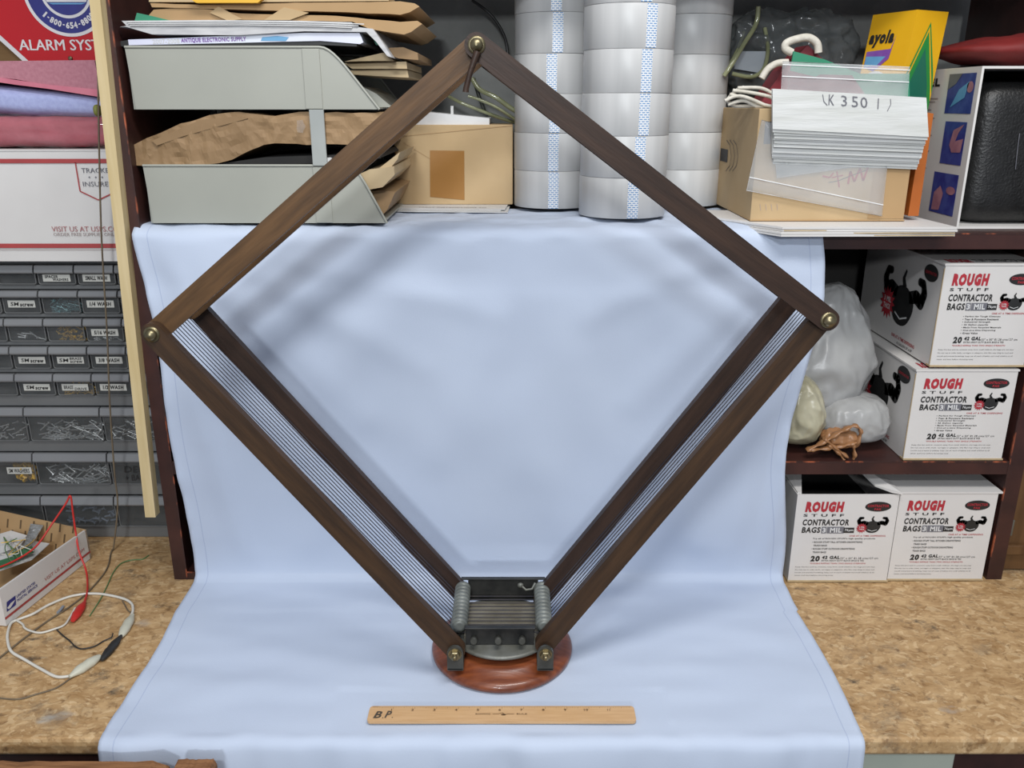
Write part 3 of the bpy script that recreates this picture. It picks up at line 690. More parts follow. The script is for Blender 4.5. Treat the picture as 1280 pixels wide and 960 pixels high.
# middle: cardboard box on printed cards
YB = 1.30
c = [at(496, 250, YB), at(640, 262, YB)]
zb = ZS+.0125; x0, x1 = at(496, 258, YB).x, at(641, 258, YB).x; ht = at(560, 156, YB).z-zb
m = MB(); m.box(x0, x1, YB, 1.398, zb, zb+ht)
O = V(x0, YB-.0006, zb); W = x1-x0
m.poly(O, TX, TZ, [(W*.29,ht*.10),(W*.585,ht*.06),(W*.59,ht*.68),(W*.30,ht*.685)], 1)
m.strip(O, TX, TZ, [(W*.08,ht*.78),(W*.30,ht*.58)], .0006, 2); m.strip(O, TX, TZ, [(0.002,ht*.85),(W*.998,ht*.99)], .0007, 2)
tag(m.build('cardboard_box', [M_['card2'], M_['kraft_tape'], M_['card']], bevel=.0012, shift=V((x0+x1)/2, 1.35, zb)), 'plain brown cardboard box with dark parcel tape behind the antenna apex', 'cardboard box')
m = MB(); xa, xb = at(525,150,YB+.02).x, at(612,150,YB+.02).x; z = zb+ht
m.prism([V(xa-.008,YB+.006,z), V(xb,YB+.006,z), V(xb,YB+.006,z+.009), V(xa+.010,YB+.006,z+.018)], (0,.085,0)); m.prism([V(xa+.045,YB+.03,z+.012), V(xa+.049,YB+.03,z+.012), V(xa+.049,YB+.03,z+.026), V(xa+.045,YB+.03,z+.026)], (0,.004,0))
tag(m.build('plastic_tray', M_['white_ink'], bevel=.002, shift=V(xa, YB+.04, z)), 'white plastic tray lying on top of the taped brown box', 'tray')
for k in range(3):
    m = MB(); z = ZS+.0085+k*.0014; dy = (.0, .006, .012)[k]; dx = (.004, -.006, .0)[k]
    pts = [on(x, y, z) for x, y in ((482+k*5,262-k),(505,252),(640,262),(637,268-k*1.5))]
    pts = [V(-.188+dx, 1.245+dy, z), V(-.010+dx, 1.232+dy, z), V(.0, 1.39, z), V(-.178+dx, 1.39, z)]
    m.prism(pts, (0,0,.0011))
    if k == 2:
        Rv = (pts[1]-pts[0]).normalized(); Uv = V(-Rv.y, Rv.x, 0)
        m.text('TREAT INSTRUCTIONS TO', pts[0]+V(0,0,.0013), Rv, Uv, .05, .150, .010, .016, 1, .02); m.text('for all parts listed', pts[0]+V(0,0,.0013), Rv, Uv, .015, .055, .012, .016, 1)
    tag(m.build('printed_card', [M_['paper'], M_['grey_ink']], shift=pts[0]), ['bottom', 'middle', 'top'][k]+' of the three white printed cards under the taped brown box', 'card', 'cards under the brown box')

# clear green cables drooping behind that box
def tube_obj(name, pts, r, mm, label, cat, group=None, n=8, k=6, **kw):
    P = smooth_path(pts, k); m = MB().tube(P, r, n, **kw)
    o = m.build(name, mm, shift=P[0]); return tag(o, label, cat, group)
tube_obj('cable', [at(585,120,1.33), at(600,125,1.33), at(622,135,1.33), at(648,152,1.33)], .0022, M_['cable'], 'lowest of the clear green cables above the taped brown box', 'cable', 'clear cables behind the tape rolls')
tube_obj('cable', [at(560,120,1.35), at(575,128,1.34), at(600,138,1.34), at(630,149,1.345), at(650,155,1.35)], .0026, M_['cable'], 'thick clear green cable lying just above the box flap', 'cable', 'clear cables behind the tape rolls')
tube_obj('cable', [at(590,98,1.34), at(600,112,1.335), at(620,122,1.33), at(640,136,1.33), at(660,146,1.33)], .0036, M_['cable'], 'thick clear green cable starting behind the antenna apex', 'cable', 'clear cables behind the tape rolls')
tube_obj('cable', [at(592,98,1.36), at(598,118,1.36), at(606,140,1.36)], .0028, mat('dark_cable', (.05,.055,.045), rough=.3), 'dark cable running down behind the antenna apex', 'cable', 'clear cables behind the tape rolls')
tube_obj('cable', [at(590,0,1.39), at(615,20,1.39), at(632,50,1.385), at(636,90,1.38)], .0022, M_['black_rub'], 'thin black cable hanging down the rear wall left of the rolls', 'cable')

# ------------------------------------------------------------------ rolls of clear packing tape in three stacks
RR, RH = .0575, .0523
stacks = [('left', .0610, 1.300, [(-.93),(-.78),(-.82),(-.84),(-.80),(-.85)], .0575), ('middle', .1510, 1.190, [-.12,.0,.06,.14,.20,.16], .0585), ('right', .2580, 1.325, None, .0565)]
pxs = {'left': [692, 692, 693, 690, 697, 696], 'middle': [792, 800, 806, 808, 815, 810], 'right': None}
ords = ['bottom', 'second from bottom', 'third from bottom', 'fourth from bottom', 'fifth from bottom', 'top']
def roll(name_loc, r, tab_ang, label, jx, jy):
    t = thing('tape_roll', name_loc, label, 'tape roll', 'rolls of clear packing tape')
    m = MB(); e = .0006
    m.lathe([(r-.0012, .0001), (r-.0003, .0002), (r, .0007), (r, RH-.0007), (r-.0003, RH-.0002), (r-.0012, RH-.0001)], 56)
    o1 = m.build('tape', M_['tape_clear'], t)
    m = MB(); ri = .038
    vs = []; n = 40
    for rr in (ri, ri-.0035):
        for z in (0, RH): 
            for k in range(n): vs.append((rr*math.cos(2*PI*k/n), rr*math.sin(2*PI*k/n), z+ (1 if z else 0)*.0001))
    fs = []
    for k in range(n):
        j = (k+1) % n; fs += [(k,j,n+j,n+k), (2*n+k,3*n+k,3*n+j,2*n+j), (n+k,n+j,3*n+j,3*n+k), (k,2*n+k,2*n+j,j)]
    # the core sits proud of nothing: a short collar above the roll's top face
    m.add([(x, y, z if z < .01 else z) for x, y, z in vs], fs, 0, True); m.build('core', M_['core'], t)
    if tab_ang is not None:
        m = MB(); hw = .0072/r*1.0; n = 4; q = r+.0004; vs = []; uv = []
        for i in range(n+1):
            a = tab_ang-hw+2*hw*i/n
            for z in (.001, RH-.001): vs.append((q*math.cos(a), q*math.sin(a), z)); uv.append((i/n, z/.0144))
        m.add(vs, [(2*i, 2*i+2, 2*i+3, 2*i+1) for i in range(n)], 0, True)
        o = m.build('starter_tab', M_['tab'], t); l = o.data.uv_layers.new(name='UVMap')
        for lp in o.data.loops: l.data[lp.index].uv = uv[lp.vertex_index]
        o['label'] = 'white starter tab with small blue arrows'
for nm, cx, cy, _, r in stacks:
    for k in range(6):
        jx, jy = random.uniform(-.0006,.0006), random.uniform(-.0006,.0006); z = ZS+(.0125 if nm != 'right' else .0045)+k*RH
        if nm == 'right': z = ZS+.0125+k*RH
        ta = None
        if pxs[nm]:
            zc = z+RH/2; d = (pxs[nm][k]-640)/FPX
            # find the angle on the roll's wall that lies along that sight line
            best = min(((abs(((cx+r*math.cos(a))/((cy+r*math.sin(a))*CP+(EYE-zc)*SP))-d), a) for a in [-PI*i/400 for i in range(40, 360)]))
            ta = best[1]
        roll((cx+jx, cy+jy, z), r-.0002*(k % 2), ta, f'{ords[k]} clear packing tape roll in the {nm} of the three stacks', jx, jy)

# ------------------------------------------------------------------ right of the rolls
# stack of white corrugated sheets sticking out over the shelf edge
for k in range(4):
    z = ZS+.0015+k*.0030+(.0068 if k < 0 else 0); m = MB(); j = random.uniform(-.004,.004)
    P = [V(.330+j, 1.052+j, z), V(.545+j*.5, 1.056-j, z), V(.535, 1.20, z), V(.262+j, 1.23, z), V(.260+j, 1.16, z)]
    m.prism(P, (0,0,.0026)); m.box(.331+j, .544+j*.5, 1.0535+j, 1.0545, z+.0006, z+.0019, 1)
    tag(m.build('corrugated_sheet', [M_['carton'], M_['carton_edge']], shift=P[0]), ['lowest', 'second from lowest', 'third from lowest', 'topmost'][k]+' white corrugated cardboard sheet under the kraft box with zip bags', 'cardboard sheet', 'corrugated sheets on the shelf edge')
ZC = ZS+.0138
# kraft box
y0 = 1.105; xl = at(938, 270, y0).x; xr = at(1130, 270, y0).x; zt = .652
m = MB(); m.box(xl, xr, y0, 1.30, ZC, zt); O = V(xl, y0-.0006, ZC)
m.box(xl-.0005, xr+.001, y0-.002, y0+.05, ZC-.0001, ZC+.0015, 3)
m.poly(O, TX, TZ, [(.02,.07),(.024,.07)][:0] or [(.150,.003),(.196,.003),(.196,.135),(.150,.135)], 4)
def squig(pts, wd, mi): m.strip(O, TX, TZ, pts, wd, mi)
A0 = at(0,0,y0)
def pl(px, py): p = at(px, py, y0-.0006); return (p.x-O.x, p.z-O.z)
squig([pl(1028,220),(pl(1037,222)),pl(1042,216)], .0022, 2); squig([pl(1046,214),pl(1049,234)], .0020, 2); squig([pl(1040,222),pl(1054,219)], .0016, 2)
squig([pl(1060,230),pl(1063,214),pl(1068,227),pl(1075,210),pl(1079,226),pl(1086,206)], .0026, 2); squig([pl(1036,228),pl(1048,226),pl(1060,221),pl(1085,212)], .0008, 1)
m.rect(O, TX, TZ, *sorted((pl(957,150)[0], pl(966,150)[0])), *sorted((pl(957,180)[1], pl(957,152)[1])), 5)
for i in range(4): m.strip(O, TX, TZ, [pl(950+i*7,255), pl(951+i*7,263)], .0005, 6)
# left face print: dark square and three brackets
OL = V(xl-.0006, 1.30, ZC); RL = V(0,-1,0)
def pL(px, py): p = onX(px, py, xl-.0006); return (1.30-p.y, p.z-ZC)
m.rect(OL, RL, TZ, *sorted((pL(900,200)[0], pL(909,200)[0])), *sorted((pL(905,202)[1], pL(905,186)[1])), 1)
for i in range(3):
    xx = 909+i*4.2; m.strip(OL, RL, TZ, [pL(xx-1,175), pL(xx+3,181), pL(xx+5,195), pL(xx+3,207), pL(xx-2,214)], .0011, 1)
tag(m.build('cardboard_box', [M_['card2'], M_['black'], M_['red_ink'], M_['card'], M_['card'], M_['grey_ink'], M_['faint_ink']], bevel=.0015, shift=V((xl+xr)/2, 1.2, ZC)),
    'kraft cardboard box with red scribble and black bracket marks under the zip bags', 'cardboard box')

# zip bags: a thick wad hanging over the front of the kraft box, plus clear ones
wad = thing('zip_bag_bundle', at(1060, 200, 1.09), 'thick bundle of white zip bags with black handwriting hanging on the kraft box', 'zip bags', 'zip bags on the kraft box')
wo = wad.location
for k in range(14):
    y = 1.0745+k*.0020; m = MB(); f = k/13
    yb = 166+f*44+random.uniform(-1.5,1.5); xr_ = 1160-f*14+random.uniform(-1,1); xl_ = 967+random.uniform(-1.5,1.5)-f*1
    top = [(xl_, 111), (1158-f*2, 122)]
    bot = [(xr_, yb+3+(3 if k < 2 else 0)), (xl_, yb-4)]
    P = [at(px, py, y) for px, py in top+bot]; m.prism(P, (0,.0014,0))
    m.v = [v-wo for v in m.v]; o = m.build('zip_bag', M_['zip_white'], wad, bevel=.0003)
    if k == 0:
        m = MB(); A = at(1026, 131, y-.0006); B = at(1112, 138, y-.0006); Rv = (B-A).normalized(); Uv = V(-Rv.z, 0, Rv.x); Ln = (B-A).length
        m.strip(A, Rv, Uv, [(0,.012),(.003,.004),(.008,.000)], .0008, 0)
        for i, (ch, fx) in enumerate((('K',.09),('3',.27),('5',.43),('0',.56),('1',.80))):
            m.text(ch, A, Rv, Uv, Ln*fx, Ln*fx+(.0085 if ch != '1' else .0030), .0005, .0125, 0, .0, -.2)
        m.strip(A, Rv, Uv, [(Ln*.98,.013),(Ln*1.0,.007),(Ln*.97,-.001)], .0008, 0)
        m.v = [v-wo for v in m.v]; h = m.build('handwriting', M_['grey_ink'], wad); h['label'] = 'black marker handwriting'
for k in range(6):
    m = MB(); y = 1.1025; P = [at(px, py, y-.0003*k) for px, py in ((969,200),(1120-k*8,202),(1118-k*10,206+k*.5),(971,210+k*2.6))]; m.prism(P, (0,.0003,0)); m.v = [v-wo for v in m.v]
    m.build('zip_bag', M_['zip'], wad)
def clear_bag(q, y, ridges, label, tilt=0.004):
    b = thing('zip_bag', at(*q[3], y), label, 'zip bag', 'zip bags on the kraft box'); bo = b.location
    P = [at(px, py, y) for px, py in q]; m = MB(); n = 10; vs = []; N = 12
    for i in range(N+1):
        for j in range(N+1):
            a = P[0].lerp(P[1], i/N); c_ = P[3].lerp(P[2], i/N); p = a.lerp(c_, j/N)
            p.y += .0012*noise.noise(p*60)-.0006; vs.append(p-bo)
    m.add(vs, [(i*(N+1)+j, (i+1)*(N+1)+j, (i+1)*(N+1)+j+1, i*(N+1)+j+1) for i in range(N) for j in range(N)], 0, True)
    o = m.build('bag_film', M_['zip'], b); s_ = o.modifiers.new('t', 'SOLIDIFY'); s_.thickness = .0004
    for f in ridges:
        m = MB().tube([P[0].lerp(P[3], f)+V(0,-.0012,0)-bo, P[1].lerp(P[2], f)+V(0,-.0012,0)-bo], .0007, 6); m.build('zip_ridge', M_['zip_line'], b)
    m = MB().tube([p+V(0,-.0008,0)-bo for p in P], .00035, 4, closed=True); m.build('bag_edge', M_['zip_line'], b)
clear_bag([(978,77),(1137,84),(1134,124),(976,116)], 1.088, [.10,.47], 'clear empty zip bag standing up behind the white bundle')
clear_bag([(966,118),(1110,205),(1102,270),(934,240)][:0] or [(952,150),(1110,196),(1102,270),(933,238)], 1.1005, [.81], 'clear zip bag hanging lowest over the front of the kraft box')

# folders behind the clear bag
prof('file_folder', [(988,90),(992,64),(1030,74),(1075,92),(1137,92),(1137,135),(988,135)], 1.100, 1.1035, M_['green'], 'green folder standing behind the clear zip bag', 'folder')
prof('file_folder', [(986,140),(986,88),(1020,96),(1026,93),(1065,94),(1080,116),(1080,140)], 1.0955, 1.0985, M_['maroon'], 'maroon folder seen through the clear zip bag', 'folder')
# ivory cord coiled on the box
zc = zt+.002
cc = thing('cord_coil', (at(930,128,1.12).x, 1.15, zt), 'ivory cord coil lying on the kraft box left of the zip bags', 'cord')
for k, P in enumerate(([(906,126),(925,120),(955,131),(990,150)], [(910,131),(930,126),(950,136),(985,155)], [(912,118),(935,124),(960,136),(985,146)], [(916,113),(940,116),(965,122),(985,134)], [(922,110),(950,110),(968,118),(985,128)], [(908,127),(912,121),(922,112),(930,109)], [(907,124),(918,133),(940,138),(975,156)])):
    pts = smooth_path([at(px, py, 1.125+.004*k) for px, py in P], 5); pts = [V(p.x, p.y, max(p.z, zt+.0025)) for p in pts]
    m = MB().tube([p-cc.location for p in pts], .0022, 8); m.build('cord_loop', M_['rope'], cc)
# paper bag with rope handle and dark red inside
hb_ = thing('handle_bag', at(980, 135, 1.20), 'dark red gift bag with curved ivory rope handle behind the zip bags', 'gift bag')
ho = hb_.location
m = MB(); P = [at(px, py, 1.20) for px, py in ((950,130),(978,88),(1010,56),(1035,80),(1060,135))]; m.prism([p-ho for p in P], (0,.05,0)); m.build('bag_body', M_['maroon'], hb_, bevel=.001)
m = MB().tube([p-ho for p in smooth_path([at(px, py, 1.19) for px, py in ((990,66),(982,61),(983,54),(995,49),(1010,47),(1021,54),(1023,66))], 6)], .0050, 10); m.build('rope_handle', M_['rope'], hb_)
m = MB().tube([p-ho for p in smooth_path([at(px, py, 1.185) for px, py in ((952,98),(960,86),(972,79),(985,78))], 6)], .0045, 10); m.build('rope_handle', M_['rope'], hb_)
# cables and crumpled clear bag further back
tube_obj('cable', [at(948,8,1.30), at(945,30,1.30), at(930,55,1.29), at(915,80,1.28), at(905,95,1.28)], .0034, M_['cable'], 'clear green cable slanting down right beside the tape rolls', 'cable', 'cables right of the tape rolls')
tube_obj('cable', [at(930,40,1.33), at(922,62,1.32), at(908,88,1.31)], .0026, M_['cable'], 'thin green cable left of the slanting thick one', 'cable', 'cables right of the tape rolls')
tube_obj('cable', [at(956,35,1.32), at(960,60,1.31), at(955,85,1.30), at(940,96,1.29), at(915,92,1.29)], .0030, M_['cable'], 'green cable bending upward beside the ivory rope handle', 'cable', 'cables right of the tape rolls')
o = blob(at(985,72,1.35), (.085,.03,.055), 3, 26, .012, 26, 3, True).build('plastic_bag', M_['bag_clear'], shift=at(985,100,1.35)); tag(o, 'dark crumpled clear plastic bag at the back beside the cables', 'plastic bag')
P = [at(px,py,1.31) for px, py in ((922,64),(958,64),(955,92),(918,86))]
tag(MB().prism(P, (0,.002,0)).build('paper_card', mat('blue_grey_card', (.30,.33,.36)), shift=P[3]), 'pale blue grey card behind the green cables', 'card')

# yellow and green crayon box, tilted
cb = thing('crayon_box', at(1110, 150, 1.20), 'yellow crayon box with green chevrons leaning behind the zip bags', 'crayon box'); co = cb.location
A = at(1147, 12, 1.205); B = at(1186, 15, 1.225); D = at(1112, 165, 1.205); C_ = D+(B-A)*1.08; E = at(1052, 165, 1.26); F = at(1105, 10, 1.26)
E = D+(at(1060,160,1.26)-at(1112,160,1.205)); F = A+(at(1068,40,1.26)-at(1118,120,1.205))*0+(E-D)
dep = (B-A).cross(D-A).normalized(); 
m = MB(); n0 = (B-A); fr = (F-A)
vs = [A, B, C_, D, A+fr, B+fr, C_+fr, D+fr]
m.add([v-co for v in vs], [(0,1,2,3), (0,3,7,4), (1,5,6,2), (4,7,6,5), (0,4,5,1), (3,2,6,7)], 0)
nn = (D-A).cross(B-A).normalized(); nn = nn if nn.y < 0 else -nn
def fq(u, v): return A.lerp(B, u).lerp(D.lerp(C_, u), v)+nn*.0006-co
def fp_(pts, mi, lift=0): m.add([fq(u, v)+nn*lift for u, v in pts], [tuple(range(len(pts)))], mi)
fp_([(.50,.09),(.92,.50),(1,.62),(1,1),(0,1),(0,.72),(.08,.55)][0:3]+[(1,1),(0,1),(0,.60)], 1)
fp_([(.50,.125),(.90,.55),(1,.68),(1,1),(0,1),(0,.66)], 0, .0001)
fp_([(.50,.165),(.92,.62),(1,.74),(1,1),(0,1),(0,.70)], 1, .0002)
fp_([(.50,.30),(.80,.60),(1,.92),(1,1),(0,1),(0,.90),(.22,.60)], 2, .0003)
m.build('box_panel', [M_['crayon_y'], M_['crayon_g'], M_['crayon_dg']], cb, bevel=0)
# print on the broad left face
m = MB(); n2 = (A-D).cross(fr).normalized(); n2 = n2 if n2.x < 0 else -n2
OO = D+fr+n2*.0007-co; RR_ = -fr; UU = (A-D); WL = RR_.length; HL = UU.length; RR_.normalize(); UU.normalize()
m.text('ayola', OO, RR_, UU, WL*.05, WL*.62, HL*.72, HL*.86, 0, .06, .2); m.poly(OO, RR_, UU, [(WL*.05,HL*.69),(WL*.60,HL*.70),(WL*.66,HL*.82),(WL*.60,HL*.62),(WL*.30,HL*.52),(WL*.05,HL*.56)], 1)
m.v = [v+n2*.0001 for v in m.v]
m.poly(OO+n2*.0002, RR_, UU, [(WL*.06,HL*.56),(WL*.36,HL*.57),(WL*.52,HL*.64),(WL*.06,HL*.65)], 2)
m.ell(OO+n2*.0004, RR_, UU, WL*.36, HL*.42, WL*.30, HL*.10, 3); m.text('BONUS!', OO+n2*.0008, RR_, UU, WL*.12, WL*.60, HL*.39, HL*.47, 0, .05)
m.build('box_print', [M_['black'], M_['purple'], M_['skyblue'], M_['white_ink']], cb)

# orange book between the boxes
m = MB(); xo = at(1147,200,1.13).x
m.prism([at(1135,270,1.115), at(1148,270,1.115), at(1167,142,1.115), at(1156,140,1.115)], (0,.16,0))
tag(m.build('book', M_['orange'], bevel=.001, shift=at(1141,270,1.19)), 'orange book standing between the kraft box and the white product box', 'book')

# white product box, open at the front, with the black case inside
XP = .583; Yf = 1.128; zb0 = ZS+.0005; zt0 = .702
pb = thing('product_box', (.66, 1.24, zb0), 'white open product box with blue photographs on its side, at right', 'product box'); po = pb.location
m = MB(); t = .003
m.box(XP, XP+t, Yf, 1.37, zb0, zt0); m.box(XP+.19, XP+.19+t, Yf, 1.37, zb0, zt0); m.box(XP+t, XP+.19, 1.367, 1.37, zb0, zt0)
m.box(XP+t, XP+.19, Yf, 1.367, zb0, zb0+t); m.box(XP+t, XP+.19, Yf, 1.367, zt0-t, zt0)
OL = V(XP-.0005, 1.37, zb0); RL = V(0,-1,0)
def q(px, py): p = onX(px, py, XP-.0005); return (1.37-p.y, p.z-zb0)
for i, (x1_, y1_, x2_, y2_) in enumerate(((1184,92,1217,142), (1178,152,1205,206), (1164,216,1195,268))):
    a1 = q(x1_, (y1_+y2_)/2)[0]; a2 = q(x2_, (y1_+y2_)/2)[0]; b1 = q((x1_+x2_)/2, y2_)[1]; b2 = q((x1_+x2_)/2, y1_)[1]; w_, h_ = a2-a1, b2-b1
    m.rect(OL, RL, TZ, a1, a2, b1, b2, 1)
    OO = OL+V(-.0004,0,0)
    if i == 0: m.poly(OO, RL, TZ, [(a1,b2),(a1+w_*.5,b2),(a1+w_*.3,b1+h_*.75),(a1,b1+h_*.6)], 3); m.poly(OO, RL, TZ, [(a1+w_*.2,b1+h_*.15),(a1+w_*.7,b1+h_*.4),(a1+w_*.8,b1+h_*.8),(a1+w_*.45,b1+h_*.6)], 4); m.ell(OO, RL, TZ, a1+w_*.85, b1+h_*.66, w_*.12, h_*.14, 2)
    if i == 1: m.poly(OO, RL, TZ, [(a1+w_*.35,b1+h_*.45),(a1+w_*.45,b1+h_*.80),(a1+w_*.9,b1+h_*.95),(a1+w_*.7,b1+h_*.75),(a1+w_*.6,b1+h_*.55),(a1+w_*.95,b1+h_*.62),(a1+w_*.9,b1+h_*.30),(a1+w_*.5,b1+h_*.28)], 2)
    if i == 2: m.poly(OO, RL, TZ, [(a1+w_*.1,b1+h_*.05),(a1+w_*.12,b1+h_*.5),(a1+w_*.35,b1+h_*.68),(a1+w_*.5,b1+h_*.5),(a1+w_*.42,b1+h_*.08)], 2); m.ell(OO, RL, TZ, a1+w_*.78, b1+h_*.6, w_*.18, h_*.10, 2)
e1 = q(1165,106)[0]; m.text('EL', OL, RL, TZ, q(1162,106)[0], q(1175,106)[0], q(1170,108)[1], q(1170,98)[1], 5, .05)
for i, yy in enumerate((123,127,137,147,151,165,168,172,182,187,192,196,208,222,226,236,244)):
    xx = 1160-(yy-120)*.165; m.rect(OL, RL, TZ, q(xx-10,yy)[0], q(xx+13-(i % 3)*3,yy)[0], q(xx,yy+.8)[1], q(xx,yy-.4)[1], 6)
m.v = [v-po for v in m.v]
m.build('carton', [M_['carton'], M_['photo_blue'], M_['photo_skin'], M_['grey_ink'], M_['skyblue'], M_['black'], M_['faint_ink']], pb)
o = blob((.668, 1.225, zb0+.003+.0905), (.073,.085,.0900), 7, 22).build('black_case', M_['case'], shift=V(.668,1.225,zb0+.004))
m = MB().tube(smooth_path([V(.650,1.1385,zb0+.12), V(.651,1.1385,zb0+.10), V(.653,1.1385,zb0+.075)], 4), .0006, 5)
cs = thing('leatherette_case', (.668,1.225,zb0+.004), 'black pebbled leatherette case sitting inside the open white product box', 'case')
o.parent = cs; o.location = (0,0,0); o.name = 'case_body'
m.v = [v-cs.location for v in m.v]; m.build('scuff', M_['grey_ink'], cs)
# red cloth on top
o = blob((.70, 1.26, zt0+.0235), (.115,.09,.025), 2.4, 24, .006, 22, 5, shape=lambda v: V(v.x, v.y, v.z*(.55+.45*min(1, max(0, (v.x+.10)/.12))))).build('folded_cloth', M_['redcloth'], shift=V(.70,1.26,zt0))
tag(o, 'dark red cloth heaped on top of the white product box', 'cloth')

# ------------------------------------------------------------------ contractor bag cartons
def emblem(m, O, R, U, s, ik, rd, wh):
    """black tied rubbish bag with two curled ends and a red burst, s = width"""
    def q(pts): return [(x*s, y*s) for x, y in pts]
    bag = [(.5+.27*math.cos(a)*(1+.05*math.sin(3*a)), .30+.22*math.sin(a)) for a in [2*PI*k/26 for k in range(26)]]
    m.poly(O, R, U, q(bag), ik)
    m.poly(O, R, U, q([(.47,.50),(.44,.60),(.50,.70),(.53,.68),(.50,.60),(.56,.52)]), 7 if False else ik)
    for sg in (-1, 1):
        P = [(.5+sg*x, y) for x, y in ((.15,.42),(.30,.46),(.42,.42),(.47,.52),(.43,.62),(.34,.63))]
        w_ = (.11,.12,.12,.10,.08,.07)
        for i in range(5):
            a, b = P[i], P[i+1]; l = math.hypot(b[0]-a[0], b[1]-a[1]); nx, ny = -(b[1]-a[1])/l, (b[0]-a[0])/l
            m.poly(O, R, U, q([(a[0]-nx*w_[i]*.6, a[1]-ny*w_[i]*.6), (b[0]-nx*w_[i+1]*.6, b[1]-ny*w_[i+1]*.6), (b[0]+nx*w_[i+1]*.6, b[1]+ny*w_[i+1]*.6), (a[0]+nx*w_[i]*.6, a[1]+ny*w_[i]*.6)]), ik)
            m.ell(O, R, U, b[0]*s, b[1]*s, w_[i+1]*.6*s, w_[i+1]*.6*s, ik, 12)
    m.strip(O-(R.cross(U))*-.0002, R, U, q([(.36,.20),(.50,.15),(.66,.20)]), .018*s, wh)
    n = 14; st = []
    for k in range(2*n): r = (.19 if k % 2 == 0 else .125); st.append((.15+r*math.cos(PI*k/n), .26+r*math.sin(PI*k/n)))
    m.poly(O+(R.cross(U))*.0003, R, U, q(st), rd)
    Of = O+(R.cross(U))*.0005
    m.text('3 MIL', Of, R, U, .06*s, .24*s, .27*s, .33*s, wh, .02); m.text('THICK', Of, R, U, .06*s, .24*s, .19*s, .25*s, wh, .02)
def carton_print(m, O, R, U, W, H, var):
    def T(s, u0, u1, v0, v1, mi, b=.0, sh=0): m.text(s, O, R, U, u0*W, u1*W, v0*H, v1*H, mi, b, sh)
    T('ROUGH', .09, .47, .805, .925, 2, .075, .12); T('S T U F F', .08, .48, .755, .785, 1, .02)
    T('CONTRACTOR', .08, .54, .655, .725, 1, .035, .1); T('BAGS', .08, .265, .570, .637, 1, .035, .1)
    m.rect(O, R, U, .275*W, .325*W, .565*H, .640*H, 4); m.rect(O, R, U, .33*W, .50*W, .565*H, .640*H, 4); m.rect(O, R, U, .495*W, .60*W, .570*H, .630*H, 1)
    Of = O+R.cross(U)*.0003
    m.text('3', Of, R, U, .283*W, .318*W, .575*H, .630*H, 3, .04); m.text('MIL', Of, R, U, .36*W, .475*W, .575*H, .630*H, 3, .04); m.text('76\u03bcm', Of, R, U, .505*W, .590*W, .585*H, .618*H, 3, .02)
    m.ell(O, R, U, .805*W, .868*H, .128*W, .055*H, 1); m.text('CONTRACTOR', Of, R, U, .70*W, .91*W, .862*H, .892*H, 2, .03); m.text('PAK', Of, R, U, .77*W, .84*W, .828*H, .852*H, 2, .03)
    emblem(m, O+R*(.625*W)+U*(.545*H), R, U, .30*W, 1, 2, 3)
    T('ONE AT A TIME DISPENSING', .56, .92, .527, .545, 2, .01)
    if var == 'stack':
        for i, s in enumerate(('\u2022 Perfect for Tough Cleanups', '\u2022 Tear & Puncture Resistant', '\u2022 Industrial Strength', '\u2022 42 Gallon capacity', '\u2022 Made From Recycled Materials', '\u2022 One-at-a-time Dispensing', '\u2022 Great Value')):
            T(s, .265, .265+.0140*len(s), .497-i*.0275, .514-i*.0275, 1, .025)
    else:
        for i, s in enumerate(("Try all of ROUGH STUFF's high quality products", '\u2022 ROUGH STUFF TALL KITCHEN DRAWSTRING', '   TRASH BAGS', '\u2022 ROUGH STUFF OUTDOOR DRAWSTRING', '   TRASH BAGS')):
            x0 = .20 if i != 2 and i != 4 else .215
            T(s.strip(), x0, x0+.0135*len(s.strip()), .493-i*.039, .513-i*.039, 1, .02)
    T('20', .20, .295, .238, .305, 1, .05, .1); T('42 GAL', .315, .495, .268, .305, 1, .045, .1); T('33" x 50" 81.28 cmx127 cm', .50, .88, .266, .288, 1, .0)
    T('EXTRA HEAVY DUTY BLACK BAGS & TIES', .315, .74, .240, .258, 1, .01)
    T('*DOUBLE RIPPING THAN TWO SINGLE STRENGTH', .20, .76, .208, .224, 2, .01)
    for i in range(4):
        T(['Keep this box and its contents away from small children, the bags are not toys', 'Do not use in cribs, beds, carriages or playpens, thin film may cling to nose and', 'mouth and prevent breathing, keep out of reach of babies and small children at all', 'times, and knot before throwing away'][i], .06, [.86, .86, .86, .45][i], .166-i*.033, .180-i*.033, 1, .0)
CM = [M_['carton'], M_['black'], M_['red_ink'], M_['white_ink'], M_['grey_ink'], M_['carton_edge'], M_['dark']]
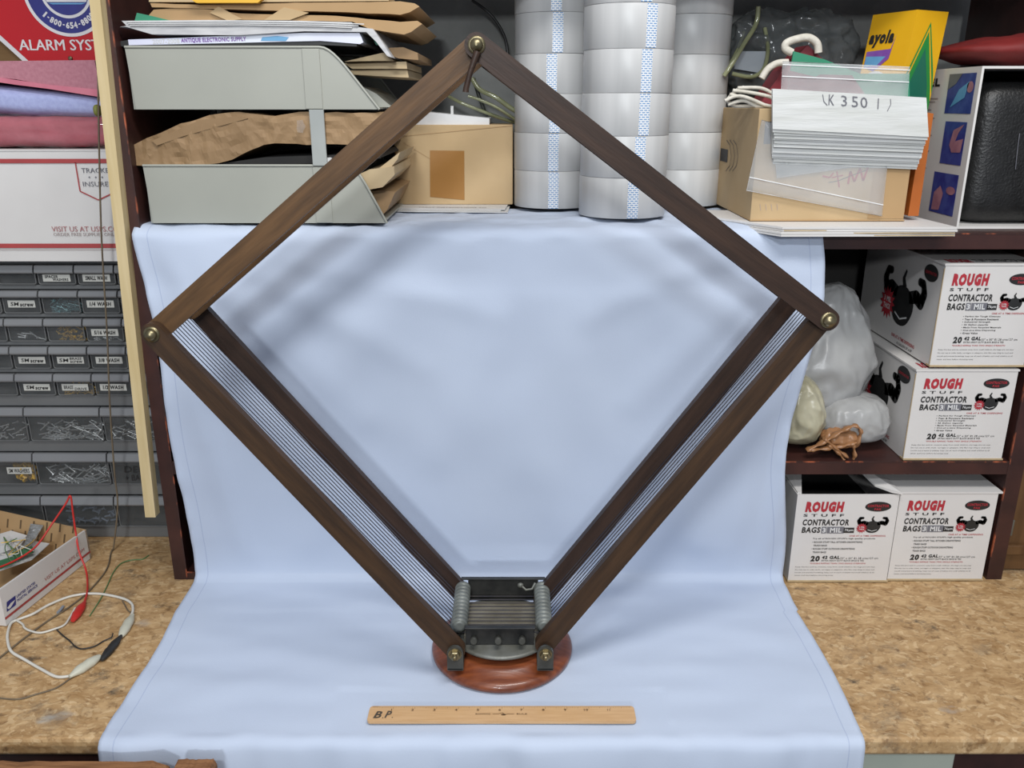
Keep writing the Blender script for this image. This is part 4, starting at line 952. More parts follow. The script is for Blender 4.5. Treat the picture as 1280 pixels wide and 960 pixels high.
def carton(loc, W, H, D, rz, var, label, open_top=False, tilt=0):
    t = thing('bag_carton', loc, label, 'carton', 'contractor bag cartons', rz); th = .0025
    m = MB()
    if open_top:
        m.box(0, W, 0, th, 0, H); m.box(0, th, th, D, 0, H); m.box(W-th, W, th, D, 0, H); m.box(th, W-th, D-th, D, 0, H); m.box(th, W-th, th, D-th, 0, th)
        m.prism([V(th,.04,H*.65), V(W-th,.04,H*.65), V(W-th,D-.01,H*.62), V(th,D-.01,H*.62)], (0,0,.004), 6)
    else: m.box(0, W, 0, D, 0, H)
    m.box(-.0008, W+.0012, -.0016, .010, -.0, .0022, 5)
    O = V(0,-.0005,0); carton_print(m, O, V(1,0,0), V(0,0,1), W, H, var)
    if var == 'stack':
        m.box(-.0006, .0006, .0008, .0022, .004, H-.004, 5)
        OL = V(-.0005, D, 0); R = V(0,-1,0); U = V(0,0,1)
        emblem(m, OL+R*(D-.172)+U*(.020), R, U, .132, 1, 2, 3)
        m.ell(OL, R, U, D-.034, H*.88, .020, .0115, 1); m.text('CONTRACTOR', OL-V(.0003,0,0), R, U, D-.050, D-.018, H*.865, H*.895, 2, .02)
        m.text('ONE AT A TIME DISPENSING', OL, R, U, D-.125, D-.05, .010, .015, 2, .02); m.text('42 GALLON 33" x 50"', OL, R, U, D-.105, D-.055, .003, .0068, 1, .02)
    b = m.build('carton_body', CM, t)
    if not open_top:
        m = MB(); m.box(-.0015, W+.0015, -.001, D, H+.0002, H+.0026)
        if var == 'flat': m.v = [V(v.x+(.004 if v.x > W*.5 and v.y < .02 else 0), v.y, v.z+(.003*math.sin(PI*max(0, v.x/W)) if 0 else 0)) for v in m.v]
        if var == 'stack':
            O = V(0, 0, H+.0031); m.text('ROUGH', O, V(1,0,0), V(0,1,0), .010, .040, .006, .030, 2, .06); m.text('STUFF CONTRACTOR BAGS', O, V(1,0,0), V(0,1,0), .045, .12, .010, .028, 1, .03)
        m.build('lid', CM, t)
    else:
        m = MB(); m.prism([V(.001,.004,H), V(.006,.002,H), V(.030,.08,H+.006), V(.022,.13,H+.008), V(.001,.10,H+.001)], (0,0,.0022))
        m.build('torn_flap', CM, t)
        m = MB(); P = [V(W+.0015,-.004,H+.002), V(W+.0015,.075,H+.002), V(W-.050,.095,H+.021), V(W-.040,.055,H+.014), V(W-.028,.018,H+.004), V(W-.012,.000,H+.003)]
        m.prism(P, (0,0,.0024)); m.build('torn_flap', CM, t)
    return t
carton((.3985, 1.082, .0015), .1425, .138, .25, 0, 'flat', 'open white contractor bag carton with torn lid on the bench beside the sheet', True)
carton((.5440, 1.086, .0015), .1370, .138, .25, 0, 'flat', 'closed white contractor bag carton on the bench right of the torn open one')
carton((.5445, 1.095, ZM+.0008), .1365, .1290, .25, 0, 'stack', 'lower white contractor bag carton of the stack on the middle shelf')
carton((.5620, 1.098, ZM+.1355), .1260, .1370, .25, 0, 'stack', 'upper white contractor bag carton of the stack on the middle shelf')

# plastic bags on the middle shelf
def crumple(name, c, sz, seed, mm, label, p=2.6, amp=.011, fr=24, shape=None):
    def folds(v):
        a = math.atan2(v.y, v.x); q = V(math.cos(a)*1.6+v.z*6, math.sin(a)*1.6, v.z*14+seed); q2 = v*fr+V(seed*3,0,0); q3 = V(v.x*2.1,v.y*2,v.z*1.2)*fr+V(0,seed,4)
        k = amp*(.42*(1-2.2*abs(noise.noise(q)))+.36*(1-2.4*abs(noise.noise(q2)))+.20*(1-2.4*abs(noise.noise(q3*1.3))))*(1 if v.z > -sz[2]*.8 else .4)
        v = v+V(math.cos(a), math.sin(a), .25)*k
        return shape(v) if shape else v
    o = blob((0,0,0), sz, p, 40, .0008, 60, seed, False, folds)
    o = o.build(name, mm, loc=c); return tag(o, label, 'plastic bag', 'plastic bags on the middle shelf')
crumple('plastic_bag', (.455, 1.215, ZM+.118), (.068,.070,.105), 2, M_['bag_white'], 'tall crumpled white plastic bag leaning against the carton stack', 2.6, .011, 20,
        lambda v: V(v.x*(1-.45*max(0, v.z/.105))+.012*(v.z/.1), v.y*(1-.4*max(0, v.z/.1)), v.z))
crumple('plastic_bag', (.490, 1.160, ZM+.041), (.048,.045,.034), 4, M_['bag_white'], 'low bulging white plastic bag at the foot of the carton stack', 2.8, .005, 30)
crumple('plastic_bag', (.405, 1.145, ZM+.058), (.036,.042,.050), 6, M_['bag_yellow'], 'yellowed plastic bag beside the edge of the blue sheet', 2.4, .007, 34,
        lambda v: V(v.x*(1-.25*max(0, v.z/.05))-.004*(v.z/.05), v.y, v.z))
m = blob(at(1050,548,1.115), (.024,.014,.011), 2.4, 16, .004, 60, 3, True)
for P in ([(1008,563),(1030,552),(1050,540),(1068,532),(1076,540),(1070,556)], [(1012,562),(1035,560),(1058,556),(1072,552)], [(1035,556),(1048,566),(1060,580),(1068,570),(1066,555)], [(1030,548),(1045,560),(1060,572)]):
    m.tube(smooth_path([at(px, py, 1.100)+V(0,0,0) for px, py in P], 5), [(.0050+.0022*math.sin(i*1.7)) for i in range((len(P)-1)*5+1)], 8, flat=.45)
tag(m.build('plastic_bag', M_['bag_brown'], shift=at(1045,575,1.105)), 'twisted brown plastic bag hanging over the middle shelf edge', 'plastic bag', 'plastic bags on the middle shelf')

# ------------------------------------------------------------------ left: drawer cabinet
CY = 1.215
cabn = thing('drawer_cabinet', (-.75, 1.29, 0), 'grey plastic small parts cabinet with rows of labelled drawers under the postal box', 'drawer cabinet'); cbo = cabn.location
CX0, CX1 = -1.0, -.5035
def cy(py): return at(640, py, CY).z
TOP = cy(324)
m = MB(); m.box(CX0, CX1, CY+.075, CY+.15, .002, TOP); m.box(CX0, CX0+.004, CY, CY+.075, .002, TOP); m.box(CX1-.004, CX1, CY, CY+.075, .002, TOP)
rails = [(330, 324), (362, 356.5), (397, 392.5), (432, 427.5), (466, 461.5), (508, 495), (565, 552), (619, 606), (672, 658.5)]
for a_, b_ in rails: m.box(CX0+.004, CX1-.004, CY+.002, CY+.075, cy(a_), cy(b_))
m.v = [v-cbo for v in m.v]; m.build('cabinet_frame', M_['cab'], cabn, bevel=.0012)
def drawer(x0, x1, py0, py1, pyl, lab, dark=None, big=False):
    z1, z0, zl = cy(py0), cy(py1), cy(pyl); g = .0012; ins = .0035 if not big else .005
    # smoky front
    m = MB(); O = V(x0+g, CY-.001, z0+.0008)
    n = 4; r = .003; ww, hh = x1-x0-2*g, zl-z0-.0008
    def rr(x0_, x1_, z0_, z1_, r_):
        P = []
        for cx_, cz_, a0 in ((x1_-r_, z0_+r_, -PI/2), (x1_-r_, z1_-r_, 0), (x0_+r_, z1_-r_, PI/2), (x0_+r_, z0_+r_, PI)):
            for k in range(n+1): P.append(V(cx_+r_*math.cos(a0+PI/2*k/n), CY-.001, cz_+r_*math.sin(a0+PI/2*k/n)))
        return P
    m.prism(rr(x0+g, x1-g, z0+.0008, zl+.001, r), (0,.0018,0))
    # raised bead round the pane
    m.tube(rr(x0+g+.001, x1-g-.001, z0+.0018, zl+.001, r), .0009, 5, 1, closed=True)
    m.v = [v-cbo for v in m.v]; d = m.build('drawer', [M_['cab_clear'], M_['cab']], cabn)
    m = MB(); n_ = 8; P = [V(x0+g, CY+.001, z1-.0005)]
    P = [V(0, CY+.0015, z1-.0008), V(0, CY-.005, z1-.0012), V(0, CY-.0085, zl+.0030), V(0, CY-.0075, zl), V(0, CY-.0045, zl), V(0, CY+.0015, zl)]
    P = [V(x0+g*1.0, p.y, p.z) for p in P]; m.prism(P, (x1-x0-2*g, 0, 0)); m.v = [v-cbo for v in m.v]; m.build('drawer_lip', M_['cab_lip'], d, bevel=.0012)
    if lab:
        s_, dx, tone = lab; wl = .0395; hl = .0105
        xc = (x0+x1)/2+dx; zc = z0+(zl-z0)*.60; m = MB(); yy = CY-.0016
        m.box(xc-wl/2, xc+wl/2, yy-.0003, yy, zc-hl/2, zc+hl/2); O = V(xc-wl/2, yy-.0006, zc-hl/2)
        if len(s_) == 1: m.text(s_[0], O, TX, TZ, .004, wl-.004, .0022, hl-.0022, 1, .045, .15)
        elif s_[0] in ('SM',) and len(s_) == 2: m.text('SM', O, TX, TZ, .004, .016, .0025, hl-.0025, 1, .02, .1); m.text(s_[1], O, TX, TZ, .0175, wl-.002, .0015, .0060, 1, .04, .1)
        elif len(s_) == 3: m.text(s_[0], O, TX, TZ, .003, .017, .0025, hl-.0025, 1, .02, .1); m.text(s_[1], O, TX, TZ, .019, wl-.003, .0058, .0098, 1, .02, .1); m.text(s_[2], O, TX, TZ, .019, wl-.002, .0010, .0048, 1, .02, .1)
        else: m.text(s_[0], O, TX, TZ, .003, .022, .0050, .0095, 1, .03, .1); m.text(s_[1], O, TX, TZ, .014, wl-.003, .0010, .0050, 1, .03, .1)
        m.v = [v-cbo for v in m.v]; m.build('drawer_label', [M_['label'], M_['black']], d)
    return d
PC = .0573; c0 = -.5690
rows = [(330, 356.5, 341), (362, 392.5, 371), (397, 427.5, 407), (432, 461.5, 442), (466, 495, 476)]
labs = {(0,0): (('SMALL WASH',), 0, 0), (0,1): (('SPACER','WASHERS'), .0, 0), (1,0): (('1/4 WASH',), 0, 0), (1,2): (('SM','screw'), 0, 0), (2,0): (('5/16 WASH',), .0, 0),
        (3,0): (('3/8 WASH',), 0, 0), (3,1): (('SM','BRASS','screw'), 0, 0), (3,2): (('SM','screw'), 0, 0), (4,0): (('1/2 WASH',), 0, 0), (4,1): (('BRASS','SQ','DRIVE'), 0, 0), (4,2): (('SM','screw'), 0, 0), (0,-1): (('WASH',), -.0, 0), (1,-1): (('WASH',), 0, 0)}
for ri, (a_, b_, l_) in enumerate(rows):
    for ci in range(-1, 5):
        x1 = c0-PC*ci; drawer(x1-PC, min(x1, CX1-.005), a_, b_, l_, labs.get((ri, ci)))
PB = .1146; b0_ = -.6225
for ri, (a_, b_, l_) in enumerate(((508, 552, 519), (565, 606, 576), (619, 658.5, 630))):
    for ci in range(-1, 2):
        x1 = b0_-PB*ci
        d = drawer(x1-PB, min(x1, CX1-.006), a_, b_, l_, None, big=True)
        if ri == 1 and ci == -1:
            m = MB(); O = V(b0_+.022, CY-.0022, cy(606)); m.text('DEF', O, TX, TZ, .0, .030, .022, .032, 0, .0, .1); m.text('+ BATT', O, TX, TZ, .0, .036, .008, .018, 0, .0, .1)
            m.v = [v-cbo for v in m.v]; m.build('marker_lettering', M_['black'], d)
        if ri == 1 and ci == 1:
            m = MB(); x = b0_-PB-.045; z = cy(588); m.box(x, x+.038, CY-.0021, CY-.0016, z-.005, z+.006); O = V(x, CY-.0026, z-.005); m.text('SM WASHERS', O, TX, TZ, .003, .035, .002, .009, 1, .01)
            m.v = [v-cbo for v in m.v]; m.build('drawer_label', [M_['label'], M_['black']], d)
# loose hardware seen through the fronts
def hardware(x0, x1, py0, py1, n, L, r, mm, label, seed, kind='screws'):
    random.seed(seed); m = MB(); z0, z1 = cy(py1), cy(py0)
    for _ in range(n):
        f = random.random(); x = x0+(x1-x0)*random.random(); z = z0+r+(z1-z0-r)*(random.random()**1.6); y = CY+.0028+random.random()*.008
        a = random.uniform(-1.2, 1.2) if random.random() < .8 else random.uniform(-PI/2, PI/2); a *= .6; dx, dz = math.cos(a)*L/2, math.sin(a)*L/2
        p, q_ = V(x-dx, y, max(z-dz, z0+r)), V(x+dx, y+random.uniform(-.003,.003), max(z+dz, z0+r))
        p.x = max(min(p.x, x1), x0); q_.x = max(min(q_.x, x1), x0)
        if (q_-p).length < .002: continue
        m.tube([p, q_], r, 5); d = (q_-p).normalized()
        m.tube([q_, q_+d*.0012], r*2.1, 7)
    tag(m.build('screws', mm, shift=V((x0+x1)/2, CY+.01, z0)), label, kind, None, 'stuff')
b1 = b0_
hardware(b1-PB+.012, b1-.006, 530, 551.5, 75, .020, .0011, M_['screw'], 'long zinc screws piled in the wide drawer of the sixth row', 1)
hardware(b1+.008, b1+.09, 527, 551.5, 60, .013, .0011, M_['screw'], 'short zinc screws in the sixth row drawer beside the batten', 2)
hardware(b1-2*PB+.05, b1-PB-.006, 528, 551.5, 25, .010, .0009, M_['screw'], 'small pale fittings in the left drawer of the sixth row', 3, 'fittings')
hardware(b1-PB+.014, b1-.008, 585, 605.5, 70, .018, .0011, M_['screw'], 'mixed bright screws in the wide drawer of the seventh row', 4)
hardware(c0-2*PC+.010, c0-PC-.004, 378, 392, 45, .014, .0010, M_['screw_blue'], 'blue plated screws in the unlabelled second row drawer', 5)
hardware(c0-2*PC+.012, c0-PC-.006, 410, 427, 40, .006, .0010, M_['gold'], 'brass fittings in the third row drawer', 6, 'fittings')
hardware(c0-3*PC+.012, c0-2*PC-.006, 412, 427, 5, .014, .0012, M_['screw'], 'few bright pins in the third row drawer', 7, 'pins')
hardware(c0-2*PC+.008, c0-PC-.002, 478, 494.5, 30, .008, .0009, M_['gold'], 'brass screws behind the SQ label of the fifth row', 8)
hardware(c0-PC+.008, c0-.006, 420, 427.5, 14, .006, .0013, M_['screw'], 'washers at the bottom of the 5/16 drawer', 9, 'washers')
hardware(b1-2*PB+.075, b1-PB-.006, 582, 602, 90, .004, .0018, M_['gold'], 'yellow fittings in a bag in the left drawer of the seventh row', 10, 'fittings')
hardware(b1-PB+.03, b1-.008, 634, 656, 25, .010, .0018, mat('pale_blue_caps', (.25,.30,.38)), 'pale blue plastic caps in the bottom row drawer', 11, 'caps')
random.seed(11)

# postal box on the cabinet
zp0, zp1 = TOP+.0005, at(60, 188, 1.20).z; Yp = 1.195; xR = -.4975
m = MB(); m.box(-1.0, xR, Yp, 1.395, zp0, zp1); m.box(-1.001, xR+.0008, Yp-.0012, Yp+.2, zp1-.0005, zp1+.0015)
O = V(0, Yp-.0016, 0)
def pp(px, py): p = at(px, py, Yp-.0016); return (p.x, p.z)
Lx = -1.0
m.rect(O, TX, TZ, Lx, xR, pp(60,204)[1], pp(60,198.5)[1], 1); m.rect(O, TX, TZ, Lx, xR, pp(60,310)[1], pp(60,304.5)[1], 1)
sh = [pp(94,203), pp(100,239), pp(123,250), pp(146,239), pp(152,203)]; m.strip(O, TX, TZ, sh, .0017, 1)
def tt(s, x0, y0, x1, y1, mi, b=.01): a_, b_ = pp(x0, y1), pp(x1, y0); m.text(s, O, TX, TZ, a_[0], b_[0], a_[1], b_[1], mi, b)
tt('TRACKED', 102, 210, 142, 216, 2, .0); tt('INSURED', 104, 227, 142, 233, 2, .0)
for x in (111.5, 119.5, 127.5):
    c = pp(x, 221.5); n = 5; m.poly(O, TX, TZ, [(c[0]+(.0017 if k % 2 == 0 else .0007)*math.cos(PI/2+PI*k/n), c[1]+(.0017 if k % 2 == 0 else .0007)*math.sin(PI/2+PI*k/n)) for k in range(10)], 2)
tt('VISIT US AT USPS.COM', 65, 283, 154, 289.5, 3, .0); tt('ORDER FREE SUPPLIES ONLINE', 67, 291, 152, 295, 4, .0)
m.rect(O, TX, TZ, Lx, xR, pp(60,312.6)[1], pp(60,312.0)[1], 4)
tag(m.build('postal_box', [M_['carton'], M_['red_stripe'], M_['grey_ink'], mat('dull_red_ink', (.40,.16,.16)), M_['faint_ink']], shift=V(-.75, 1.29, zp0)), 'white postal box with red stripes and TRACKED INSURED shield, on the drawer cabinet', 'postal box')

# cloths piled on it
zt_ = zp1+.002
pk = thing('wrapped_towel', (-.64, 1.27, zt_), 'raspberry red towel in clear film lying on the white postal box', 'towel')
m = blob((-.69, 1.27, zt_+.0215), (.185,.065,.021), 4.5, 34, .0022, 40, 2); m.v = [v-pk.location for v in m.v]; m.build('towel', M_['towel_red'], pk)
m = blob((-.69, 1.268, zt_+.0225), (.190,.070,.0218), 4.5, 36, .0040, 30, 9, True); m.v = [v-pk.location for v in m.v]; m.build('film_wrap', M_['film'], pk)
o = blob((-.69, 1.275, zt_+.0655), (.182,.060,.0220), 3.0, 30, .0018, 22, 4, shape=lambda v: V(v.x, v.y, v.z*(.95-.6*v.x)+(-.068*v.x-.003))).build('folded_cloth', M_['bluecloth'], shift=V(-.69,1.275,zt_+.04))
tag(o, 'folded periwinkle blue cloth between the red towel and the pink cloth', 'cloth', 'folded cloths on the postal box')
m = MB(); y = 1.215
P = [(-60,77),(118,75),(124,104),(122,113),(60,107),(20,99),(-60,92)]
pts = [at(a_, b_, y) for a_, b_ in P]; m.prism(pts, (0,.13,0))
tag(m.build('folded_cloth', M_['pink'], bevel=.003, shift=at(40,110,1.28)), 'mauve pink folded cloth at the top of the cloth pile', 'cloth', 'folded cloths on the postal box')
m = MB(); P = [(-60,91),(0,97),(60,106),(122,112),(123,121),(60,111),(20,106),(0,103),(-60,98)]
m.prism([at(a_, b_, 1.2135) for a_, b_ in P], (0,.12,0))
tag(m.build('folded_cloth', M_['pink2'], bevel=.0015, shift=at(40,118,1.28)), 'bright pink cloth edge just under the mauve one', 'cloth', 'folded cloths on the postal box')
o = blob(at(122,138,1.19), (.0042,.008,.0075), 2.5, 10).build('plug_cap', mat('olive_rubber', (.20,.21,.04)), shift=at(122,145,1.19)); tag(o, 'small olive green cap against the batten beside the blue cloth', 'cap')

# alarm sign leaning on the rear wall, and brown board behind it
YS = 1.36; s1 = 1.275/FPX
sgn = thing('alarm_sign', at(85, 80, YS), 'red octagonal alarm sign with blue round emblem standing at the back left', 'sign'); so_ = sgn.location
cx_, cz_ = at(85, -60, YS).x, at(85, -60, YS).z; ap = 141*s1*1.0
def octo(a): r = a/math.cos(PI/8); return [(cx_+r*math.cos(PI/8+PI/4*k), cz_+r*math.sin(PI/8+PI/4*k)) for k in range(8)]
m = MB(); m.prism([V(x, YS, z) for x, z in octo(ap)], (0,.003,0), 0)
m.poly(V(0,YS-.0004,0), TX, TZ, octo(ap-.0065), 1); m.v = [v-so_ for v in m.v]; m.build('sign_plate', [M_['white_ink'], M_['sign_red']], sgn)
O = V(0, YS-.0010, 0); m = MB(); ec = at(82, -12, YS); R0 = 52.5*s1
def disc(r, y, mi): m.ell(V(0, YS-y, 0), TX, TZ, ec.x, ec.z, r, r, mi, 64)
disc(R0, .0010, 0); disc(R0*.925, .0013, 1); disc(R0*.60, .0016, 0); disc(R0*.535, .0019, 1)
# skyline inside: pale hills, tower and water
def e(x, y): return (ec.x+x*R0, ec.z+y*R0)
O2 = V(0, YS-.0022, 0)
m.poly(O2, TX, TZ, [e(-.52,-.10), e(-.42,-.06), e(-.36,-.02), e(-.30,-.08), e(-.22,-.10), e(-.17,-.02), e(-.10,-.10), e(0,-.08), e(.0,-.25), e(-.46,-.25)], 0)
m.poly(O2, TX, TZ, [e(0,-.25), e(0,-.08), e(.05,.05), e(.05,.30), e(.20,.30), e(.22,.0), e(.30,-.04), e(.36,.0), e(.42,-.08), e(.50,-.12), e(.46,-.25)], 0)
m.poly(O2, TX, TZ, [e(-.44,-.27), e(.44,-.27), e(.34,-.30), e(-.34,-.30)], 2)
m.poly(V(0,YS-.0025,0), TX, TZ, [e(.10,-.05), e(.14,-.05), e(.14,.05), e(.10,.05)], 1)
s_ = '1-800-654-8800'; n = len(s_); rt = R0*.755
for i, ch in enumerate(s_):
    a_ = math.radians(-137+92*i/(n-1)); cpt = V(ec.x+rt*math.cos(a_), YS-.0017, ec.z+rt*math.sin(a_)); up = V(-math.cos(a_), 0, -math.sin(a_)); rt_ = V(-math.sin(a_), 0, math.cos(a_))
    hw_ = .0026 if ch not in '-1' else .0014; hh_ = .0044 if ch != '-' else .0008
    m.text(ch, cpt, rt_, up, -hw_, hw_, -hh_, hh_, 0, .04)
    
m.v = [v-so_ for v in m.v]; m.build('emblem', [M_['white_ink'], M_['navy'], M_['skyblue']], sgn)
m = MB(); a_, b_ = at(25, 63, YS), at(145, 49.5, YS); m.text('ALARM SYSTEMS', V(0,YS-.0010,0), TX, TZ, a_.x, a_.x+.157, a_.z, b_.z, 0); m.text('ALARM SYSTEMS', V(.0009,YS-.0012,0), TX, TZ, a_.x, a_.x+.157, a_.z, b_.z, 0)
m.v = [v-so_ for v in m.v]; m.build('sign_lettering', M_['white_ink'], sgn)
m = MB(); p = at(88, 73, YS-.002); m.lathe([(.0032,0),(.0032,.001),(.0018,.0015)], 12, M=Matrix.Translation(p-so_) @ Matrix.Rotation(PI/2, 4, 'X')); m.build('screw', M_['brass'], sgn)
struct(MB().box(-1.5, -.492, 1.412, 1.4295, -.0, 1.4).build('trim_1', M_['plywood']))

# thin cord hanging from above to the bench
pts = [at(121,-10,1.14), at(122,60,1.14), at(124,190,1.15), at(127,300,1.16), at(134,420,1.165), at(137,500,1.165), at(143,590,1.17), at(147,630,1.172)]
P2 = [on(x, y, .0015) for x, y in ((139,690),(133,712),(110,740),(85,760),(60,776),(30,798),(-5,826))]
tube_obj('hanging_cord', pts+[V(P2[0].x+.004, P2[0].y+.004, .012)]+P2, .0013, M_['brown_wire'], 'thin brown cord hanging in front of the drawer cabinet and trailing over the bench', 'cord', n=6)

# ------------------------------------------------------------------ open postal box at lower left
Rc = V(-.640, 1.150, 0); Nc = V(-.669, .972, 0); sd = (Rc-Nc); SL = sd.length; sd.normalize(); fw = V(-sd.y, sd.x, 0)
ob_ = thing('postal_box', Nc+V(0,0,.001), 'open white postal box of electronic parts standing on the bench at left', 'postal box'); oo = ob_.location
Hh = .054; WB = .22; th = .003
def loc(u, v, z): return sd*u+fw*v+V(0,0,z)
def panel(m, a, b, za, zb, tdir, mi):   # wall from a to b (local points), heights za, zb
    P = [a, b, b+V(0,0,zb), a+V(0,0,za)]; m.prism(P, tdir*th, mi)
# side facing the room
m = MB(); panel(m, loc(0,0,0), loc(SL,0,0), Hh, Hh-.006, fw, 0)
O = loc(0,0,0)-fw*.0004; 
m.rect(O, sd, TZ, 0, SL, .0095, .0130, 1)
def qf(px, py):
    # intersect sight line with this wall's plane
    d = ray(px, py); nrm = fw; p0 = oo+loc(0,0,0); t_ = (p0-V(0,0,EYE)).dot(nrm)/d.dot(nrm); p = V(0,0,EYE)+d*t_; return ((p-p0).dot(sd), p.z-oo.z)
m.text('VISIT US AT USPS.COM', O, sd, TZ, .080, .168, .019, .0245, 2, .0)
m.text('UNITED STATES', O, sd, TZ, .026, .062, .0265, .0305, 3, .02); m.text('POSTAL SERVICE', O, sd, TZ, .026, .065, .0205, .0245, 3, .02)
m.poly(O, sd, TZ, [(.005,.0185),(.022,.0185),(.0245,.0315),(.008,.0315)], 3); m.poly(O-fw*.0003, sd, TZ, [(.0065,.0235),(.014,.0265),(.0225,.0265),(.019,.0240),(.012,.0205),(.0085,.0205)], 0)
m.build('side_panel', [M_['carton'], M_['red_stripe'], mat('pink_red_ink', (.45,.14,.12)), M_['navy'], M_['card']], ob_)
m = MB(); panel(m, loc(SL,0,0), loc(SL,WB,0), Hh-.006, Hh+.026, -sd, 0)
On = loc(SL-th,0,0)-sd*.0004
for i in range(9):
    for j in range(3):
        u = .012+i*.022+.004*j; z = .006+j*.018; m.text(['Ship', 'Mail', 'Flat'][j], On+V(0,0,0), fw, TZ, u+.010, u+.003, z, z+.010, 1, .02, .3) if 0 else m.poly(On, fw, TZ, [(u,z),(u+.0026,z),(u-.0016,z+.015),(u-.0042,z+.015)], 1)
m.build('side_panel', [M_['card'], mat('brown_print', (.12,.075,.035))], ob_)
m = MB(); panel(m, loc(0,th,0), loc(0,WB,0), Hh, Hh, sd, 0); m.build('side_panel', [M_['carton']], ob_)
m = MB(); panel(m, loc(th,WB,0), loc(SL-th,WB,0), Hh, Hh, -fw, 0); m.build('side_panel', [M_['card']], ob_)
m = MB(); m.prism([loc(th,th,0), loc(SL-th,th,0), loc(SL-th,WB-th,0), loc(th,WB-th,0)], (0,0,.003), 0); m.build('box_floor', [M_['card']], ob_)
def inbox(px, py, z): return on(px, py, z)
# contents
def sheetlet(name, q4, z, mm, label, cat, th_=.0012, tilt=0):
    P = [on(x, y, z+tilt*i) for i, (x, y) in enumerate(q4)]; tag(MB().prism(P, (0,0,th_)).build(name, mm, shift=P[0]), label, cat, 'parts in the open postal box')
base = MB()
sheetlet('paper_sheet', [(0,714),(40,700),(62,680),(10,672),(0,676)], .030, M_['paper'], 'white paper lying lowest in the open postal box', 'paper')
sheetlet('paper_sheet', [(0,692),(26,682),(34,670),(14,664),(0,668)], .038, M_['paper'], 'small white paper on top of the larger one in the postal box', 'paper')
sheetlet('circuit_board', [(18,700),(44,690),(40,684),(15,692)], .040, M_['pcb'], 'green circuit board scrap among the papers in the postal box', 'circuit board', .002)
sheetlet('circuit_board', [(0,712),(20,703),(16,697),(0,702)], .041, M_['pcb'], 'green circuit board scrap at the frame edge in the postal box', 'circuit board', .002)
P = [on(28,690,.040), on(42,678,.042), on(54,658,.052), on(38,656,.055)]
tag(MB().prism(P, (0,.001,.0015)).build('foil_packet', M_['foil'], shift=P[0]), 'crinkled silver foil packet leaning in the open postal box', 'packet')
for k in range(6):
    random.seed(40+k); pts = [on(random.uniform(0,48), random.uniform(672,702), .043+.003*random.random()) for _ in range(4)]
    tube_obj('component_wire', pts, .0007, [M_['green_wire'], M_['white_wire'], M_['gold'], M_['white_wire'], M_['green_wire'], M_['screw']][k], ['dark green', 'white', 'yellow', 'second white', 'second green', 'silver'][k]+' thin wire tangled in the open postal box', 'wire', 'wires in the open postal box', n=5)

# ------------------------------------------------------------------ test leads on the bench
def sleeve(name, a, b, r, mm, parent, label=None):
    a, b = Vector(a), Vector(b); d = b-a; n = 9; pts = []; rs = []
    prof_ = [.35,.55,.80,1.0,1.0,.95,1.05,.9,.75,.45]
    for i in range(10): pts.append(a+d*i/9-parent.location); rs.append(r*prof_[i])
    m = MB().tube(pts, rs, 10, flat=.75)
    o = m.build(name, mm, parent); 
    if label: o['label'] = label
    return o
def lead(name, path, r, mm, label, k=6):
    P = smooth_path(path, k); t = thing(name, P[0], label, 'test lead', 'test leads on the bench')
    m = MB().tube([p-P[0] for p in P], r, 8); m.build('wire', mm, t); return t
z = .0022
w1 = [(162,772),(166,764),(164,754),(150,747),(120,742),(90,745),(62,755.6),(42,767),(24,774),(14,779),(10,790),(9.5,800),(14,814),(30,824),(52.5,837),(71,846),(88,845)]
t = lead('test_lead', [on(x, y, z) for x, y in w1], .0018, M_['white_wire'], 'thick white test lead looping round the bench top with ivory clips')
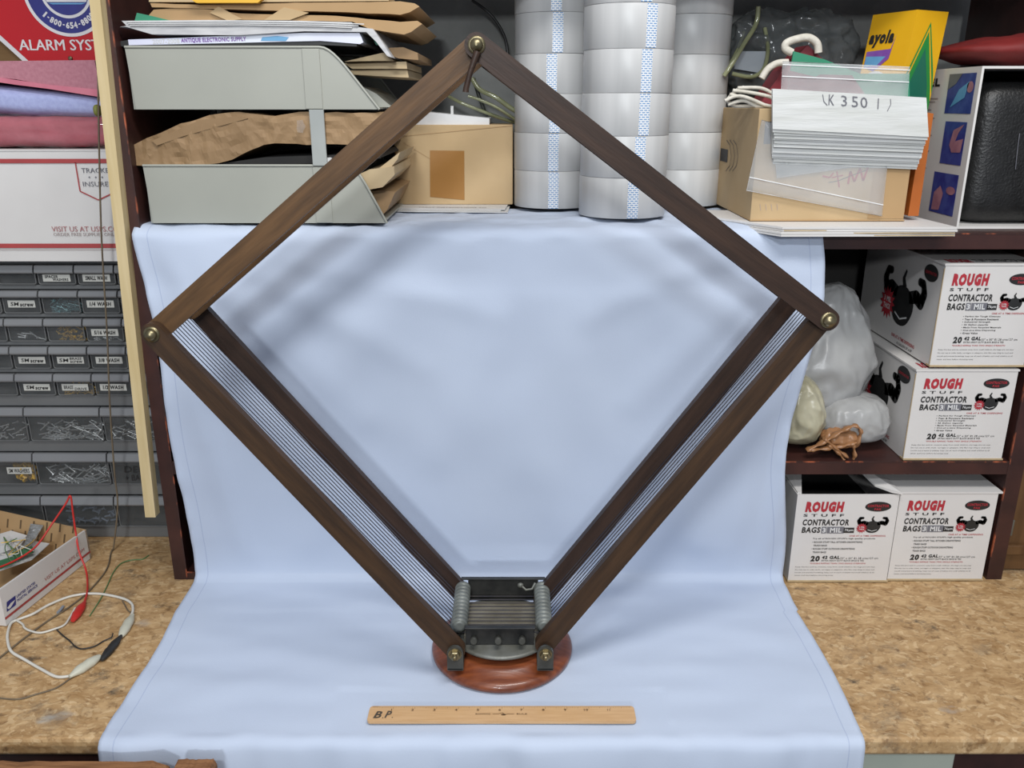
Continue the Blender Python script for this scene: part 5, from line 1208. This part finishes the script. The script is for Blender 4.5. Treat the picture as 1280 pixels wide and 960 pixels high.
sleeve('clip', on(166,768,.004), on(151,796,.004), .0066, M_['ivory'], t, 'ivory insulated clip'); sleeve('clip', on(87,846,.004), on(125,820,.004), .0072, M_['ivory'], t, 'ivory insulated clip')
w2 = [(20,775),(28,780),(31,785),(38,788.5),(50.6,791),(67.5,786.5),(80.6,781),(88,770.6),(94,760)]
t = lead('test_lead', [on(x, y, .0025) for x, y in w2], .0014, M_['white_wire'], 'short twisted white lead inside the larger white loop')
w3 = [(141,792),(139,797),(130,801),(120,807),(110,810),(101,811),(94,808),(90,804),(86,800),(80.6,796),(76,792),(71,787)]
t = lead('test_lead', [on(x, y, .0045 if i < 2 else .0018) for i, (x, y) in enumerate(w3)], .0009, M_['black_rub'], 'thin dark test lead with a black clip gripped in the ivory one')
sleeve('clip', on(152,794,.005), on(127,825,.004), .0056, M_['black_rub'], t, 'black insulated clip')
w4 = [at(-8,712,1.03), at(20,700,1.06), at(45,683,1.09), at(65,655,1.12), at(82,630,1.13), at(88,620,1.132), at(91,640,1.132), at(95,668,1.13), at(99,690,1.115), on(106,708,.012), on(109,722,.003), on(109,740,.003), on(105,754,.003)]
t = lead('test_lead', w4, .0014, M_['red_wire'], 'red test lead arching out of the postal box down to a red clip')
sleeve('clip', on(106,752,.004), on(91,776,.004), .0062, M_['red_wire'], t, 'red insulated clip')
tube_obj('loose_wire', [on(x, y, .0012) for x, y in ((186,694),(178,699),(165,700),(152,704),(142,715),(134,732),(126,748),(112,770))], .0009, M_['green_wire'], 'thin green wire lying on the bench right of the red lead', 'wire', n=6)
tube_obj('loose_wire', [on(x, y, .0012) for x, y in ((88,848),(70,860),(45,868),(22,874),(-5,872))], .0010, M_['brown_wire'], 'faint tan wire lying near the bench front at left', 'wire', n=6)
tube_obj('wire_splice', [on(x, y, .0026) for x, y in ((72,766),(76,762),(79,758))], [.002]*13, mat('grey_splice', (.25,.27,.30)), 'small grey splice lying across the thin cord', 'splice')
tube_obj('loose_wire', [on(x, y, .0012) for x, y in ((165,766),(160,763),(156,756),(153,751))], .0009, M_['brown_wire'], 'short brown wire scrap under the top of the white loop', 'wire', n=6)
